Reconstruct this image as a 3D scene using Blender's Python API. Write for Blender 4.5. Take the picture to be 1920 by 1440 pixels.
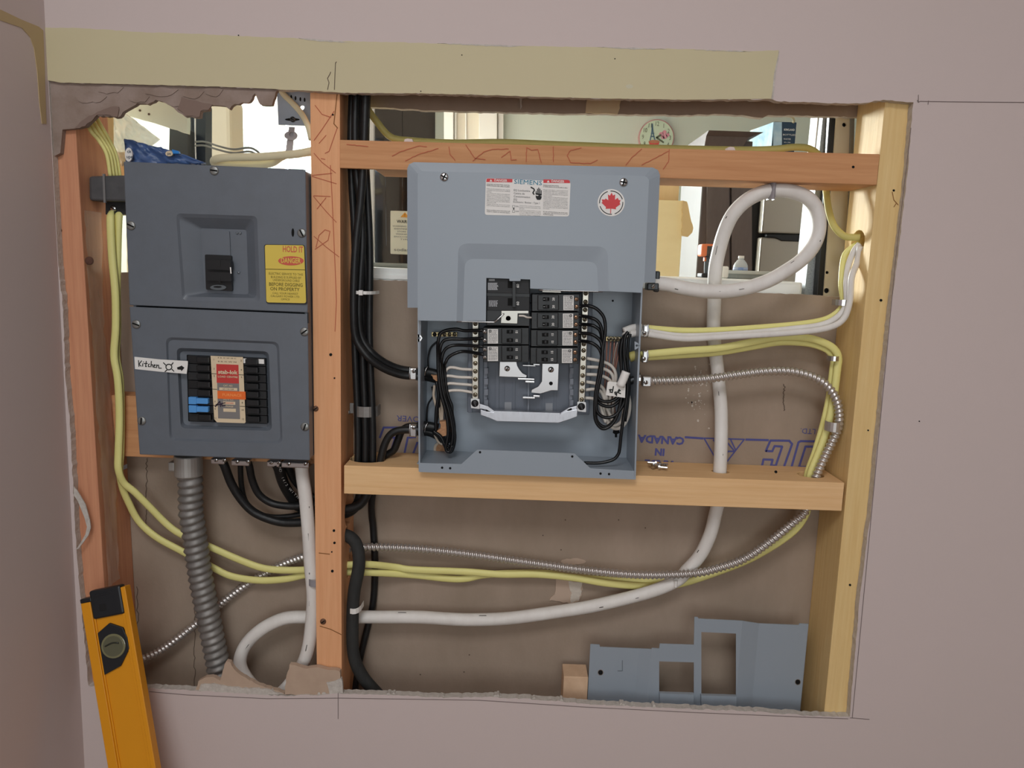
import bpy, math, random
from mathutils import Vector, Matrix
from mathutils.geometry import tessellate_polygon
for o in list(bpy.data.objects): bpy.data.objects.remove(o)
SC = bpy.context.scene; COL = SC.collection
R = random.Random(7)
# ------------------------------------------------------------------ camera
FPX = 1443.0; EYE = 1.60; DIST = 1.09
PITCH, ROLL, YAW = math.radians(8.6), math.radians(2.0), 0.0
_f = Vector((math.sin(YAW)*math.cos(PITCH), math.cos(YAW)*math.cos(PITCH), -math.sin(PITCH)))
_r = Vector((math.cos(YAW), -math.sin(YAW), 0)); _u = _r.cross(_f)
_x = (_r*math.cos(ROLL) + _u*math.sin(ROLL)).normalized()
_y = _x.cross(_f)
CAM = Vector((0, -DIST, EYE))
cd = bpy.data.cameras.new('camera'); cam = bpy.data.objects.new('camera', cd); COL.objects.link(cam)
cd.sensor_width = 36; cd.lens = 36*FPX/1920; cd.clip_start = .01
cam.matrix_world = Matrix((( _x.x, _y.x, -_f.x, CAM.x), (_x.y, _y.y, -_f.y, CAM.y), (_x.z, _y.z, -_f.z, CAM.z), (0, 0, 0, 1)))
SC.camera = cam
# ------------------------------------------------------------------ light, exposure
SC.view_settings.view_transform = 'Standard'; SC.view_settings.look = 'None'
SC.view_settings.gamma = 1; SC.view_settings.use_curve_mapping = False
SC.view_settings.exposure = -0.02
wd = bpy.data.worlds.new('daylight'); SC.world = wd; wd.use_nodes = True
wb = wd.node_tree.nodes['Background']; wb.inputs[0].default_value = (.95, 1.0, 1.0, 1); wb.inputs[1].default_value = 1.15
def area(name, loc, target, sx, sy, power, col):
    d = bpy.data.lights.new(name, 'AREA'); d.shape = 'RECTANGLE'; d.size = sx; d.size_y = sy; d.energy = power; d.color = col
    o = bpy.data.objects.new(name, d); COL.objects.link(o); o.location = loc
    o.rotation_euler = (Vector(target)-Vector(loc)).to_track_quat('-Z', 'Y').to_euler(); return o
# fill light added behind the camera, set in the invented rear window opening
area('rear_fill_offscreen', (.2, -3.19, 1.75), (.2, 0, 1.75), 1.5, 1.3, 14, (.90, .97, 1))
# the room's ceiling lamp
area('ceiling_lamp_offscreen', (-.2, -1.45, 2.6), (-.2, -1.45, 0), .6, .6, 14, (.97, .98, 1))
# daylight of the kitchen window that the photograph shows
area('kitchen_window_daylight', (-1.93, 5.33, 2.28), (-1.93, 0, 2.28), .74, .9, 1000, (.93, 1, 1))
# ------------------------------------------------------------------ helpers
def ray(px, py):
    a = (px-960)/FPX; b = -(py-720)/FPX
    return _x*a + _y*b + _f
def W(px, py, y):
    d = ray(px, py); t = (y-CAM.y)/d.y; return CAM + d*t
def WX(px, py, x):
    d = ray(px, py); t = (x-CAM.x)/d.x; return CAM + d*t
def PXM(px, py, y):                                   # metres per pixel at that point
    return (W(px, py, y)-CAM).dot(_f)/FPX
def s2l(c): c = c/255; return c/12.92 if c <= .04045 else ((c+.055)/1.055)**2.4
MATS = {}
def mat(name, rgb, rough=.6, metal=0, k=1.0, n=None, bump=None, spec=.4, alpha=1, trans=0, emit=0, coat=0):
    """rgb sRGB 0-255 of the surface times k; n = (scale xyz, amount, second rgb); bump = (scale, strength)"""
    if name in MATS: return MATS[name]
    m = bpy.data.materials.new(name); m.use_nodes = True; t = m.node_tree; b = t.nodes['Principled BSDF']
    c = [min(.95, s2l(v)*k) for v in rgb]
    b.inputs['Base Color'].default_value = (*c, 1); b.inputs['Roughness'].default_value = rough
    b.inputs['Metallic'].default_value = metal; b.inputs['Specular IOR Level'].default_value = spec
    b.inputs['Alpha'].default_value = alpha; b.inputs['Transmission Weight'].default_value = trans
    b.inputs['Coat Weight'].default_value = coat
    if emit: b.inputs['Emission Color'].default_value = (*c, 1); b.inputs['Emission Strength'].default_value = emit
    tc = None
    def coords(sc):
        nonlocal tc
        if tc is None: tc = t.nodes.new('ShaderNodeNewGeometry')
        mp = t.nodes.new('ShaderNodeMapping'); mp.inputs['Scale'].default_value = sc if isinstance(sc, tuple) else (sc,)*3
        t.links.new(tc.outputs['Position'], mp.inputs[0]); return mp.outputs[0]
    if n:
        sc, amt, rgb2 = n
        nz = t.nodes.new('ShaderNodeTexNoise'); nz.inputs['Scale'].default_value = 1; nz.inputs['Detail'].default_value = 6; nz.inputs['Roughness'].default_value = .62
        t.links.new(coords(sc), nz.inputs[0])
        rp = t.nodes.new('ShaderNodeMapRange'); rp.inputs[1].default_value = .32; rp.inputs[2].default_value = .68
        rp.inputs[3].default_value = 0; rp.inputs[4].default_value = amt; t.links.new(nz.outputs[0], rp.inputs[0])
        mx = t.nodes.new('ShaderNodeMix'); mx.data_type = 'RGBA'
        mx.inputs[6].default_value = (*c, 1); mx.inputs[7].default_value = (*[min(.95, s2l(v)*k) for v in rgb2], 1)
        t.links.new(rp.outputs[0], mx.inputs[0]); t.links.new(mx.outputs[2], b.inputs['Base Color'])
    if bump:
        nz = t.nodes.new('ShaderNodeTexNoise'); nz.inputs['Scale'].default_value = 1; nz.inputs['Detail'].default_value = 5
        t.links.new(coords(bump[0]), nz.inputs[0])
        bp = t.nodes.new('ShaderNodeBump'); bp.inputs['Strength'].default_value = bump[1]; bp.inputs['Distance'].default_value = .002
        t.links.new(nz.outputs[0], bp.inputs['Height']); t.links.new(bp.outputs[0], b.inputs['Normal'])
    MATS[name] = m; return m
def top(o):
    while o.parent: o = o.parent
    return o
def tag(o, label=None, cat=None, group=None, kind=None):
    if label: o['label'] = label
    if cat: o['category'] = cat
    if group: o['group'] = group
    if kind: o['kind'] = kind
    return o
def thing(name, label, cat, loc, group=None):
    o = bpy.data.objects.new(name, None); COL.objects.link(o); o.location = loc; o.empty_display_size = .02
    return tag(o, label, cat, group)
def mk(name, verts, faces, m, parent=None, smooth=False, bevel=0, mi=None, auto=False):
    verts = [Vector(v) for v in verts]
    if parent is not None: off = top(parent).location.copy()
    else:
        lo = [min(v[i] for v in verts) for i in range(3)]; hi = [max(v[i] for v in verts) for i in range(3)]
        off = Vector(((lo[0]+hi[0])/2, (lo[1]+hi[1])/2, lo[2]))
    me = bpy.data.meshes.new(name); me.from_pydata([v-off for v in verts], [], faces)
    ms = m if isinstance(m, (list, tuple)) else [m]
    for q in ms: me.materials.append(q)
    if mi: me.polygons.foreach_set('material_index', mi)
    if smooth: me.polygons.foreach_set('use_smooth', [True]*len(me.polygons))
    me.update(); me.validate()
    o = bpy.data.objects.new(name, me); COL.objects.link(o)
    if parent is not None: o.parent = parent
    else: o.location = off
    if bevel:
        b = o.modifiers.new('edge', 'BEVEL'); b.width = bevel; b.segments = 2; b.limit_method = 'ANGLE'; b.angle_limit = .6
    return o
def tess(loops):
    tri = tessellate_polygon([[Vector((p[0], p[1], 0)) for p in l] for l in loops]); return tri
def area2(l): return sum(l[i][0]*l[(i+1) % len(l)][1]-l[(i+1) % len(l)][0]*l[i][1] for i in range(len(l)))/2
def solid(loops, y0, y1):
    """loops of (x,z); front at y0, back at y1 -> verts, faces (outward)"""
    ls = []
    for i, l in enumerate(loops):
        a = area2(l)
        if (a < 0) == (i == 0): l = l[::-1]
        ls.append(l)
    flat = [p for l in ls for p in l]; n = len(flat); V = [(p[0], y0, p[1]) for p in flat]+[(p[0], y1, p[1]) for p in flat]; F = []
    for t in tess(ls):
        a, b, c = t; ax, az = flat[a]; bx, bz = flat[b]; cx, cz = flat[c]
        if (bx-ax)*(cz-az)-(bz-az)*(cx-ax) < 0: b, c = c, b
        F.append((a, b, c)); F.append((a+n, c+n, b+n))
    s = 0
    for l in ls:
        k = len(l)
        for i in range(k):
            j = (i+1) % k; F.append((s+j, s+i, s+i+n, s+j+n))
        s += k
    return V, F
def xz(loop, y): return [((p := W(a, b, y)).x, p.z) for a, b in loop]
def prism(name, loop, y0, y1, m, parent=None, holes=(), bevel=0, smooth=False):
    V, F = solid([xz(l, y0) for l in (loop, *holes)], y0, y1); return mk(name, V, F, m, parent, smooth, bevel)
def prismw(name, loop, y0, y1, m, parent=None, holes=(), bevel=0):
    V, F = solid([list(l) for l in (loop, *holes)], y0, y1); return mk(name, V, F, m, parent, False, bevel)
BF = [(0, 1, 5, 4), (1, 3, 7, 5), (3, 2, 6, 7), (2, 0, 4, 6), (4, 5, 7, 6), (0, 2, 3, 1)]
def box(name, x0, x1, y0, y1, z0, z1, m, parent=None, bevel=0):
    V = [(x, y, z) for z in (z0, z1) for y in (y0, y1) for x in (x0, x1)]
    return mk(name, V, BF, m, parent, False, bevel)
def pbox(name, a0, b0, a1, b1, y0, y1, m, parent=None, bevel=0):
    p = W(a0, b0, y0); q = W(a1, b1, y0); return box(name, min(p.x, q.x), max(p.x, q.x), y0, y1, min(p.z, q.z), max(p.z, q.z), m, parent, bevel)
def rough(loop, step, amp, seed=0, closed=True):
    r = random.Random(seed); out = []; k = len(loop)
    for i in range(k if closed else k-1):
        a = loop[i]; b = loop[(i+1) % k]; d = math.hypot(b[0]-a[0], b[1]-a[1]); n = max(1, int(d/step)); out.append(a)
        nx, ny = -(b[1]-a[1])/max(d, 1e-6), (b[0]-a[0])/max(d, 1e-6)
        for j in range(1, n):
            t = (j+r.uniform(-.3, .3))/n; o = r.uniform(-amp, amp); out.append((a[0]+(b[0]-a[0])*t+nx*o, a[1]+(b[1]-a[1])*t+ny*o))
    if not closed: out.append(loop[-1])
    return out
def qloop(c, rad, seg=5):
    """rounded convex polygon in pixels"""
    out = []; k = len(c)
    for i in range(k):
        p = Vector(c[i]); a = (Vector(c[i-1])-p).normalized(); b = (Vector(c[(i+1) % k])-p).normalized()
        A = p+a*rad; B = p+b*rad
        for j in range(seg+1):
            t = j/seg; q = A*(1-t)**2+p*2*t*(1-t)+B*t*t; out.append((q.x, q.y))
    return out
def circ(px, py, r, n=20, ry=None): return [(px+r*math.cos(2*math.pi*i/n), py+(ry or r)*math.sin(2*math.pi*i/n)) for i in range(n)]
def loft(name, loops, m, parent=None, cap0=False, cap1=False, smooth=False, bevel=0):
    n = len(loops[0]); V = [v for l in loops for v in l]; F = []
    for s in range(len(loops)-1):
        for i in range(n):
            j = (i+1) % n; F.append((s*n+i, s*n+j, (s+1)*n+j, (s+1)*n+i))
    if cap0: F.append(tuple(range(n-1, -1, -1)))
    if cap1: F.append(tuple(range((len(loops)-1)*n, len(loops)*n)))
    return mk(name, V, F, m, parent, smooth, bevel)
def L3(loop, y): return [W(a, b, y) for a, b in loop]
def catmull(P, sub):
    if len(P) < 3 or sub < 2: return P
    out = []
    for i in range(len(P)-1):
        p1, p2 = P[i], P[i+1]; p0 = P[i-1] if i else p1*2-p2; p3 = P[i+2] if i+2 < len(P) else p2*2-p1
        for j in range(sub):
            t = j/sub
            out.append(.5*((2*p1)+(p2-p0)*t+(2*p0-5*p1+4*p2-p3)*t*t+(3*p1-p0-3*p2+p3)*t**3))
    out.append(P[-1]); return out
def resample(P, step):
    out = [P[0]]; acc = 0
    for a, b in zip(P, P[1:]):
        d = (b-a).length
        while acc+d >= step:
            t = (step-acc)/d; a = a.lerp(b, t); out.append(a); d = (b-a).length; acc = 0
        acc += d
    if (out[-1]-P[-1]).length > step*.3: out.append(P[-1])
    return out
def sweep(P, r, n=10, flat=1.0, helix=None, wob=0, up=Vector((0, 1, 0))):
    """tube along P. flat: size along y relative to r. helix=(pitch, depth, twist)"""
    V = []; F = []; s = 0; m = len(P)
    u = None
    for i, p in enumerate(P):
        t = (P[min(i+1, m-1)]-P[max(i-1, 0)]).normalized()
        if u is None:
            u = up-t*up.dot(t)
            if u.length < .2: u = Vector((0, 0, 1))-t*t.z
        else: u = u-t*u.dot(t)
        if flat != 1.0:
            q = up-t*up.dot(t)
            if q.length > .35: u = q
        u.normalize(); v = t.cross(u)
        if i: s += (p-P[i-1]).length
        rr = r(i/(m-1)) if callable(r) else r
        for k in range(n):
            a = 2*math.pi*k/n; q = rr
            if helix:
                ph = s/helix[0]-helix[2]*a/(2*math.pi); q += helix[1]*(abs(((ph) % 1)*2-1)**.7-.5)*2
            if wob: q *= 1+wob*math.sin(3*a+s*60)
            V.append(p+u*(q*flat*math.cos(a))+v*(q*math.sin(a)))
    for i in range(m-1):
        for k in range(n):
            j = (k+1) % n; F.append((i*n+k, i*n+j, (i+1)*n+j, (i+1)*n+k))
    F.append(tuple(range(n-1, -1, -1))); F.append(tuple(range((m-1)*n, m*n))); return V, F
def tube(name, pts, r, m, parent=None, n=10, sub=6, flat=1.0, helix=None, step=None, wob=0, w3=False):
    P = [Vector(p) for p in pts] if w3 else [W(*p) for p in pts]
    P = catmull(P, sub)
    if step: P = resample(P, step)
    V, F = sweep(P, r, n, flat, helix, wob); return mk(name, V, F, m, parent, smooth=True)
def cyl(name, c, r, d0, m, parent=None, axis='y', n=20, r2=None, bevel=0, smooth=False):
    """disc/cylinder starting at c, length d0 along +axis"""
    c = Vector(c); ax = {'x': Vector((1, 0, 0)), 'y': Vector((0, 1, 0)), 'z': Vector((0, 0, 1))}[axis] if isinstance(axis, str) else Vector(axis).normalized()
    u = ax.orthogonal().normalized(); v = ax.cross(u); r2 = r if r2 is None else r2
    l0 = [c+u*r*math.cos(2*math.pi*i/n)+v*r*math.sin(2*math.pi*i/n) for i in range(n)]
    l1 = [c+ax*d0+u*r2*math.cos(2*math.pi*i/n)+v*r2*math.sin(2*math.pi*i/n) for i in range(n)]
    return loft(name, [l0, l1], m, parent, True, True, smooth, bevel)
def stroke(name, lines, w, y, m, parent, th=.0003, px=True):
    """flat pen strokes; lines of pixel points on plane y"""
    V = []; F = []
    for ln in lines:
        P = [W(a, b, y) for a, b in ln] if px else [Vector((a, y, b)) for a, b in ln]
        for i, (a, b) in enumerate(zip(P, P[1:])):
            d = (b-a); L = d.length
            if L < 1e-6: continue
            d /= L; nn = Vector((-d.z, 0, d.x))*w/2; e = d*w*.25
            k = len(V); dy = Vector((0, -.00004*(i % 5), 0)); V += [a-e-nn+dy, b+e-nn+dy, b+e+nn+dy, a-e+nn+dy]; F.append((k, k+1, k+2, k+3))
    return mk(name, V, F, m, parent)
TXT = {}
def textmesh(s, bold, align):
    key = (s, bold, align)
    if key not in TXT:
        c = bpy.data.curves.new('txt', 'FONT'); c.body = s; c.size = 1; c.align_x = align; c.align_y = 'CENTER'; c.resolution_u = 2; c.offset = bold
        c.fill_mode = 'FRONT'
        o = bpy.data.objects.new('txt', c); me = bpy.data.meshes.new_from_object(o)
        TXT[key] = ([v.co.copy() for v in me.vertices], [tuple(p.vertices) for p in me.polygons])
        bpy.data.objects.remove(o); bpy.data.curves.remove(c); bpy.data.meshes.remove(me)
    return TXT[key]
def text(name, s, px, py, y, hpx, m, parent, rot=0, bold=0, align='CENTER', sx=1.0, wid=None):
    """printed words on plane y; hpx = cap height in pixels"""
    V, F = textmesh(s, bold, align); o = W(px, py, y); k = PXM(px, py, y); sc = hpx*k/.70
    if wid:
        w = max(v.x for v in V)-min(v.x for v in V); sx = wid*k/(w*sc)
    c, q = math.cos(rot), math.sin(rot)
    P = [Vector((o.x+(v.x*sx*c-v.y*q)*sc, y, o.z+(v.x*sx*q+v.y*c)*sc)) for v in V]
    return mk(name, P, F, m, parent)
_screws = {}
def screw(px, py, y, r, parent, m=None, slot=None, name='screw', rot=None, cross=False, d=.0022, n=14):
    m = m or MATS['zinc']; slot = slot or MATS['hole_shade']; key = (round(r, 5), m.name, slot.name, cross, d, n)
    if key not in _screws:
        V = []; F = []; mi = []
        for rr, yy in ((r, d), (r, d*.45), (r*.72, d*.1), (0.001*r, 0)):
            for i in range(n): V.append((rr*math.cos(2*math.pi*i/n), -d+yy, rr*math.sin(2*math.pi*i/n)))
        for s in range(3):
            for i in range(n):
                j = (i+1) % n; F.append((s*n+i, s*n+j, (s+1)*n+j, (s+1)*n+i)); mi.append(0)
        for a in ((0, 1) if cross else (0,)):
            L, w = (r*.8, r*.17); b = len(V); q = [(-L, -w), (L, -w), (L, w), (-L, w)]
            if a: q = [(z, -x) for x, z in q]
            V += [(x, -d-.0002, z) for x, z in q]; F.append((b, b+1, b+2, b+3)); mi.append(1)
        me = bpy.data.meshes.new(name); me.from_pydata(V, [], F); me.materials.append(m); me.materials.append(slot)
        me.polygons.foreach_set('material_index', mi)
        for p, i in zip(me.polygons, mi): p.use_smooth = i == 0
        _screws[key] = me
    o = bpy.data.objects.new(name, _screws[key]); COL.objects.link(o); o.parent = parent
    o.location = W(px, py, y)-top(parent).location if parent else W(px, py, y)
    o.rotation_euler = (0, R.uniform(0, 3) if rot is None else rot, 0); return o
# ------------------------------------------------------------------ materials
PINK = mat('pink_paint', (207, 192, 189), .75, n=((3, 3, 3), .25, (202, 190, 184)), bump=((260,)*3, .05))
TAN = mat('old_yellow_paint', (205, 195, 160), .7, n=((4, 4, 4), .4, (198, 186, 154)))
GYP = mat('gypsum_edge', (206, 200, 192), .95, n=((140,)*3, .6, (170, 160, 152)), bump=((300,)*3, .5))
TORN = mat('torn_gypsum_paper', (160, 143, 134), .95, n=((30,)*3, .8, (136, 117, 104)), bump=((80,)*3, .7))
PAPER = mat('grey_board_paper', (168, 150, 134), .9, n=((9, 9, 4), .7, (146, 130, 113)), bump=((200,)*3, .15))
def wood(name, a, b, axis):
    sc = [160, 160, 160]; sc[axis] = 7
    return mat(name, a, .65, n=(tuple(sc), .7, b), bump=(tuple(sc), .25), spec=.3)
WV = wood('stud_wood', (236, 178, 132), (222, 158, 112), 2); WVR = wood('pale_stud_wood', (234, 204, 146), (222, 186, 124), 2)
WVL = wood('reddish_stud_wood', (216, 156, 120), (190, 126, 96), 2)
WH = wood('rail_wood', (212, 158, 112), (190, 132, 88), 0); WHL = wood('pale_rail_wood', (240, 200, 150), (226, 180, 126), 0)
mat('zinc', (190, 190, 188), .35, 1); mat('hole_shade', (10, 10, 10), .9)  # near-black discs and strips paint the shade inside holes and slots
CHROME = mat('bright_metal', (205, 205, 205), .25, 1); DARKM = mat('dark_metal', (70, 72, 74), .4, .8)
ALU = mat('aluminium_strap', (200, 202, 208), .38, 1, bump=((300, 300, 40), .15))
PGREY = mat('grey_enamel', (150, 160, 170), .38, n=((5, 5, 5), .2, (146, 156, 166)), spec=.5)
BOXG = mat('box_grey_enamel', (150, 160, 170), .34, n=((3, 3, 14), .3, (144, 154, 164)), spec=.5)
OLDG = mat('charcoal_enamel', (102, 109, 118), .42, n=((40,)*3, .35, (90, 94, 100)), spec=.5)
OLDGS = OLDG
BLK = mat('black_plastic', (26, 27, 29), .38); BLK2 = mat('black_plastic_matte', (34, 35, 37), .55)
BLKC = mat('black_cable_jacket', (22, 23, 24), .42, n=((60, 60, 20), .5, (36, 37, 38)), bump=((120,)*3, .2))
OLDC = mat('old_dusty_cable_jacket', (52, 53, 52), .8, n=((80, 80, 30), .7, (36, 37, 37)), bump=((150,)*3, .3))
WHC = mat('white_cable_jacket', (234, 231, 226), .5, n=((50, 50, 18), .5, (214, 208, 202)), bump=((60,)*3, .15))
YELC = mat('yellow_cable_jacket', (238, 232, 152), .45, n=((30,)*3, .4, (226, 218, 136)))
YELD = mat('old_yellow_cable_jacket', (202, 192, 116), .55, n=((30,)*3, .5, (182, 170, 100)))
IVC = mat('ivory_cable_jacket', (214, 204, 170), .5)
BWIRE = mat('black_wire', (18, 19, 21), .33); WWIRE = mat('white_wire', (224, 216, 206), .45); COPPER = mat('bare_copper', (172, 126, 112), .45, .4)
STEEL = mat('armour_steel', (206, 202, 198), .3, .75); GALV = mat('conduit_steel', (150, 147, 144), .55, .55, n=((50,)*3, .6, (112, 110, 106)))
WHITE = mat('white_print', (236, 234, 230), .6); CREAM = mat('cream_card', (222, 202, 170), .7); BLACKINK = mat('black_ink', (20, 20, 20), .6)
REDINK = mat('red_print', (214, 72, 76), .6); TEAL = mat('teal_print', (20, 128, 158), .6); BLUEINK = mat('blue_ink', (84, 86, 146), .8)
GREYINK = mat('grey_print', (110, 110, 112), .7); CRAYON = mat('red_crayon', (190, 104, 76), .8); PENCIL = mat('pencil', (120, 106, 104), .8)
# ================================================================== structure
YS, YB = .013, .102                                     # stud front, back of the cavity
FLOOR_K = .65                                           # kitchen floor is half a storey up
XL = W(112, 560, 0).x
FLM = mat('room_floor', (150, 128, 104), .6, n=((3, 30, 3), .5, (130, 108, 86))); CEIL = mat('ceiling_paint', (225, 220, 214), .9)
tag(box('floor', XL-.1, 2.4, -3.2, 0, -.1, 0, FLM), kind='structure')
tag(box('ceiling', XL-.1, 2.4, -3.2, .115, 2.62, 2.7, CEIL), kind='structure')
tag(box('wall_right', 2.4, 2.5, -3.3, .0, 0, 2.62, PINK), kind='structure')
V, F = solid([[(XL-.1, 0), (2.5, 0), (2.5, 2.62), (XL-.1, 2.62)], [(-.58, 1.08), (.98, 1.08), (.98, 2.42), (-.58, 2.42)]], -3.3, -3.2); tag(mk('wall_rear', V, F, PINK), kind='structure')  # unseen rear wall; its window opening is invented to let light in
tag(box('wall_left', XL-.1, XL, -3.2, .0, 0, 2.62, PINK), kind='structure')
topedge = [(82, 149), (113, 155), (250, 158), (400, 162), (580, 170), (640, 174), (790, 175), (940, 179), (1097, 184), (1280, 187), (1447, 186), (1457, 190), (1560, 194), (1613, 194), (1657, 187), (1713, 192)]
rightedge = [(1713, 192), (1710, 217), (1702, 320), (1684, 480), (1673, 557), (1663, 647), (1647, 813), (1633, 960), (1613, 1110), (1593, 1344)]
botedge = [(1593, 1344), (1520, 1342), (1380, 1332), (1280, 1329), (1103, 1320), (1053, 1315), (927, 1307), (840, 1308), (733, 1303), (640, 1301), (533, 1305), (367, 1295), (280, 1291), (166, 1286)]
leftedge = [(166, 1286), (150, 1109), (143, 1022), (138, 940), (133, 813), (123, 713), (117, 563), (107, 480), (97, 333), (92, 290), (87, 187), (82, 149)]
opening = rough(topedge, 7, 1.2, 1, False)[:-1]+rough(rightedge, 9, .8, 2, False)[:-1]+rough(botedge, 6, 1.4, 3, False)[:-1]+rough(leftedge, 8, 1.0, 4, False)[:-1]
hole = [(max(x, XL+.0005), z) for x, z in xz(opening, 0)]
outer = [(XL-.002, 0), (2.4, 0), (2.4, 2.62), (XL-.002, 2.62)]
V, F = solid([outer, hole], 0, .0126)
nw = len(outer)+len(hole)
wf = mk('wall_front', V, F, [PINK, GYP], mi=[1 if (len(f) == 4) else 0 for f in F])
tag(wf, kind='structure')
def wpart(name, loop, y0, y1, m, **k): return prism(name, loop, y0, y1, m, wf, **k)
strip_top = [(78, 51), (153, 53), (267, 60), (400, 65), (580, 73), (637, 77), (740, 79), (907, 84), (1073, 88), (1280, 92), (1413, 96), (1460, 94)]
strip = rough(strip_top, 9, .8, 5, False)+[(1459, 108), (1453, 140), (1446, 185)]+rough([p for p in reversed(topedge) if p[0] < 1447], 9, .6, 6, False)+[(82, 149)]
strip = [p for i, p in enumerate(strip) if i == 0 or math.hypot(p[0]-strip[i-1][0], p[1]-strip[i-1][1]) > .8]
o = wpart('unpainted_strip', strip, -.0007, .0002, TAN); o['label'] = 'old yellow paint strip left bare where a shelf was'
# white paper rim where the pink paint tore
wpart('torn_paint_edge', [(1461, 96), (1460, 110), (1455, 135), (1450, 186), (1447, 186), (1451, 140), (1457, 112)], -.001, 0, GYP)
for q, pts in enumerate(([(560, 71), (600, 74), (640, 77), (655, 80), (620, 79), (575, 75)], [(820, 81), (900, 83), (985, 86), (960, 88), (880, 85)], [(1120, 88), (1200, 90), (1250, 92), (1190, 93)], [(1300, 93), (1380, 95), (1410, 97), (1340, 96)])):
    wpart('torn_paint_edge', rough(pts, 6, .8, q), -.001, 0, GYP)
wpart('filler_patch', circ(1180, 162, 7, 10, 4), -.0009, -.0004, mat('pale_filler', (205, 200, 176), .9))
# torn gypsum under the strip, upper corner
tl = [(140, 241), (160, 237), (181, 216), (200, 219), (222, 220), (235, 207), (257, 194), (276, 196), (292, 187), (315, 196), (330, 207), (347, 219), (375, 220), (376, 209), (391, 207), (392, 197), (422, 199), (430, 205), (440, 195), (467, 192), (478, 175), (487, 196), (510, 197), (515, 182), (520, 169)]
torn = [(82, 149)]+[p for p in topedge if 90 < p[0] < 520]+rough(tl[::-1], 6, 1.6, 8, False)+[(117, 243), (113, 287), (93, 297), (87, 187)]
wpart('torn_gypsum', torn, .004, .0126, TORN)
for q, (x, y, s) in enumerate(((205, 168, 26), (300, 172, 34), (360, 176, 22), (260, 185, 20), (170, 185, 30), (400, 172, 18), (330, 192, 20))):
    wpart('torn_paper_flake', rough([(x-s, y-6), (x, y-9), (x+s, y-4), (x+s*.6, y+6), (x-s*.2, y+8), (x-s*.8, y+4)], 7, 2.5, 40+q), .0028, .0042, TORN)
wpart('torn_paper_flake', rough([(340, 182), (372, 190), (398, 196), (390, 206), (376, 208), (374, 219), (348, 217), (332, 204)], 6, 2, 51), .0022, .0042, mat('bare_brown_paper', (132, 112, 102), .95))
wpart('torn_paper_flake', rough([(160, 222), (200, 203), (222, 200), (220, 219), (182, 215), (160, 236), (140, 240)], 6, 2, 52), .0022, .0042, MATS['bare_brown_paper'])
# gypsum shards on the lower edge
wpart('gypsum_shard', rough([(366, 1296), (372, 1277), (385, 1270), (402, 1270), (413, 1276), (420, 1252), (424, 1240), (432, 1242), (440, 1256), (455, 1268), (478, 1281), (486, 1285), (505, 1290), (533, 1300), (530, 1306)], 6, 1.3, 9), .003, .0105, TORN).data.materials[0] = mat('bare_board_paper', (190, 166, 146), .95, n=((40,)*3, .5, (172, 148, 128)))
wpart('gypsum_shard', rough([(534, 1302), (536, 1274), (543, 1246), (560, 1250), (575, 1254), (595, 1251), (620, 1256), (637, 1259), (638, 1304)], 6, 1.2, 10), .002, .0105, MATS['bare_board_paper'])
wpart('gypsum_shard', rough([(372, 1296), (376, 1284), (400, 1282), (420, 1286), (450, 1290), (500, 1292), (530, 1302), (470, 1304)], 5, 1.2, 12), .0005, .006, GYP)
wpart('gypsum_shard', rough([(612, 1280), (630, 1276), (640, 1272), (643, 1300), (618, 1303)], 5, 1.2, 13), .0004, .006, GYP)
for q in range(16):
    x = R.choice((360, 560, 580, 600, 690, 735, 745, 760, 830, 915, 930, 1000, 1060, 1170, 1230, 1420))+R.uniform(-8, 8)
    yb = next(b[1]+(a[1]-b[1])*(x-b[0])/(a[0]-b[0]) for a, b in zip(botedge, botedge[1:]) if b[0] <= x <= a[0])
    wpart('gypsum_crumb', rough(circ(x, yb-1, R.uniform(2.5, 5), 6, R.uniform(2, 5)), 4, 1, q), R.uniform(.001, .005), .012, GYP)
# torn curl of paper on the corner by the post
wpart('torn_paper_curl', [(138, 912), (146, 922), (160, 946), (168, 975), (170, 990), (166, 1003), (157, 1016), (147, 1029), (143, 1030), (152, 1016), (160, 1002), (163, 988), (158, 970), (146, 940), (138, 928)], -.001, .0006, GYP)
for q, ln in enumerate(([(1720, 188), (1722, 192), (1725, 190), (1800, 191), (1920, 192)], [(1722, 178), (1722, 192)], [(1741, 189), (1740, 196)], [(634, 1300), (634, 1348)], [(1594, 1346), (1630, 1349)], [(280, 1297), (350, 1303), (500, 1310), (640, 1309), (900, 1313), (1100, 1326), (1300, 1336), (1590, 1348)], [(1708, 240), (1680, 480), (1640, 900), (1598, 1346)])):
    stroke('pencil_line', [ln], .0009, -.0006, PENCIL, wf)
stroke('crack', [[(614, 168), (617, 155), (614, 147), (619, 138), (620, 135)], [(627, 168), (628, 140), (629, 118), (631, 116)]], .0009, -.0011, mat('dark_crack', (90, 74, 64), .9), wf)
for px, py in ((866, 103), (1153, 110), (789, 171), (447, 66), (1724, 790)):
    wpart('nail_hole', circ(px, py, 1.2, 6), -.0011, -.0004, MATS['hole_shade'])
# bare band on the return wall
band = [(-4, 16), (40, 37), (72, 50), (80, 57), (82, 110), (86, 232), (78, 232), (73, 190), (69, 133), (63, 90), (56, 70), (40, 52), (0, 38), (-4, 36)]
P = [WX(a, b, XL) for a, b in band]
V, F = solid([[(p.y, p.z) for p in P]], 0, .0008)
mk('bare_paint_band', [(XL+.0008-v[1], min(v[0], -.0005), v[2]) for v in V], F, mat('bare_corner_paint', (190, 168, 128), .8), bpy.data.objects['wall_left'])
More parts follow.
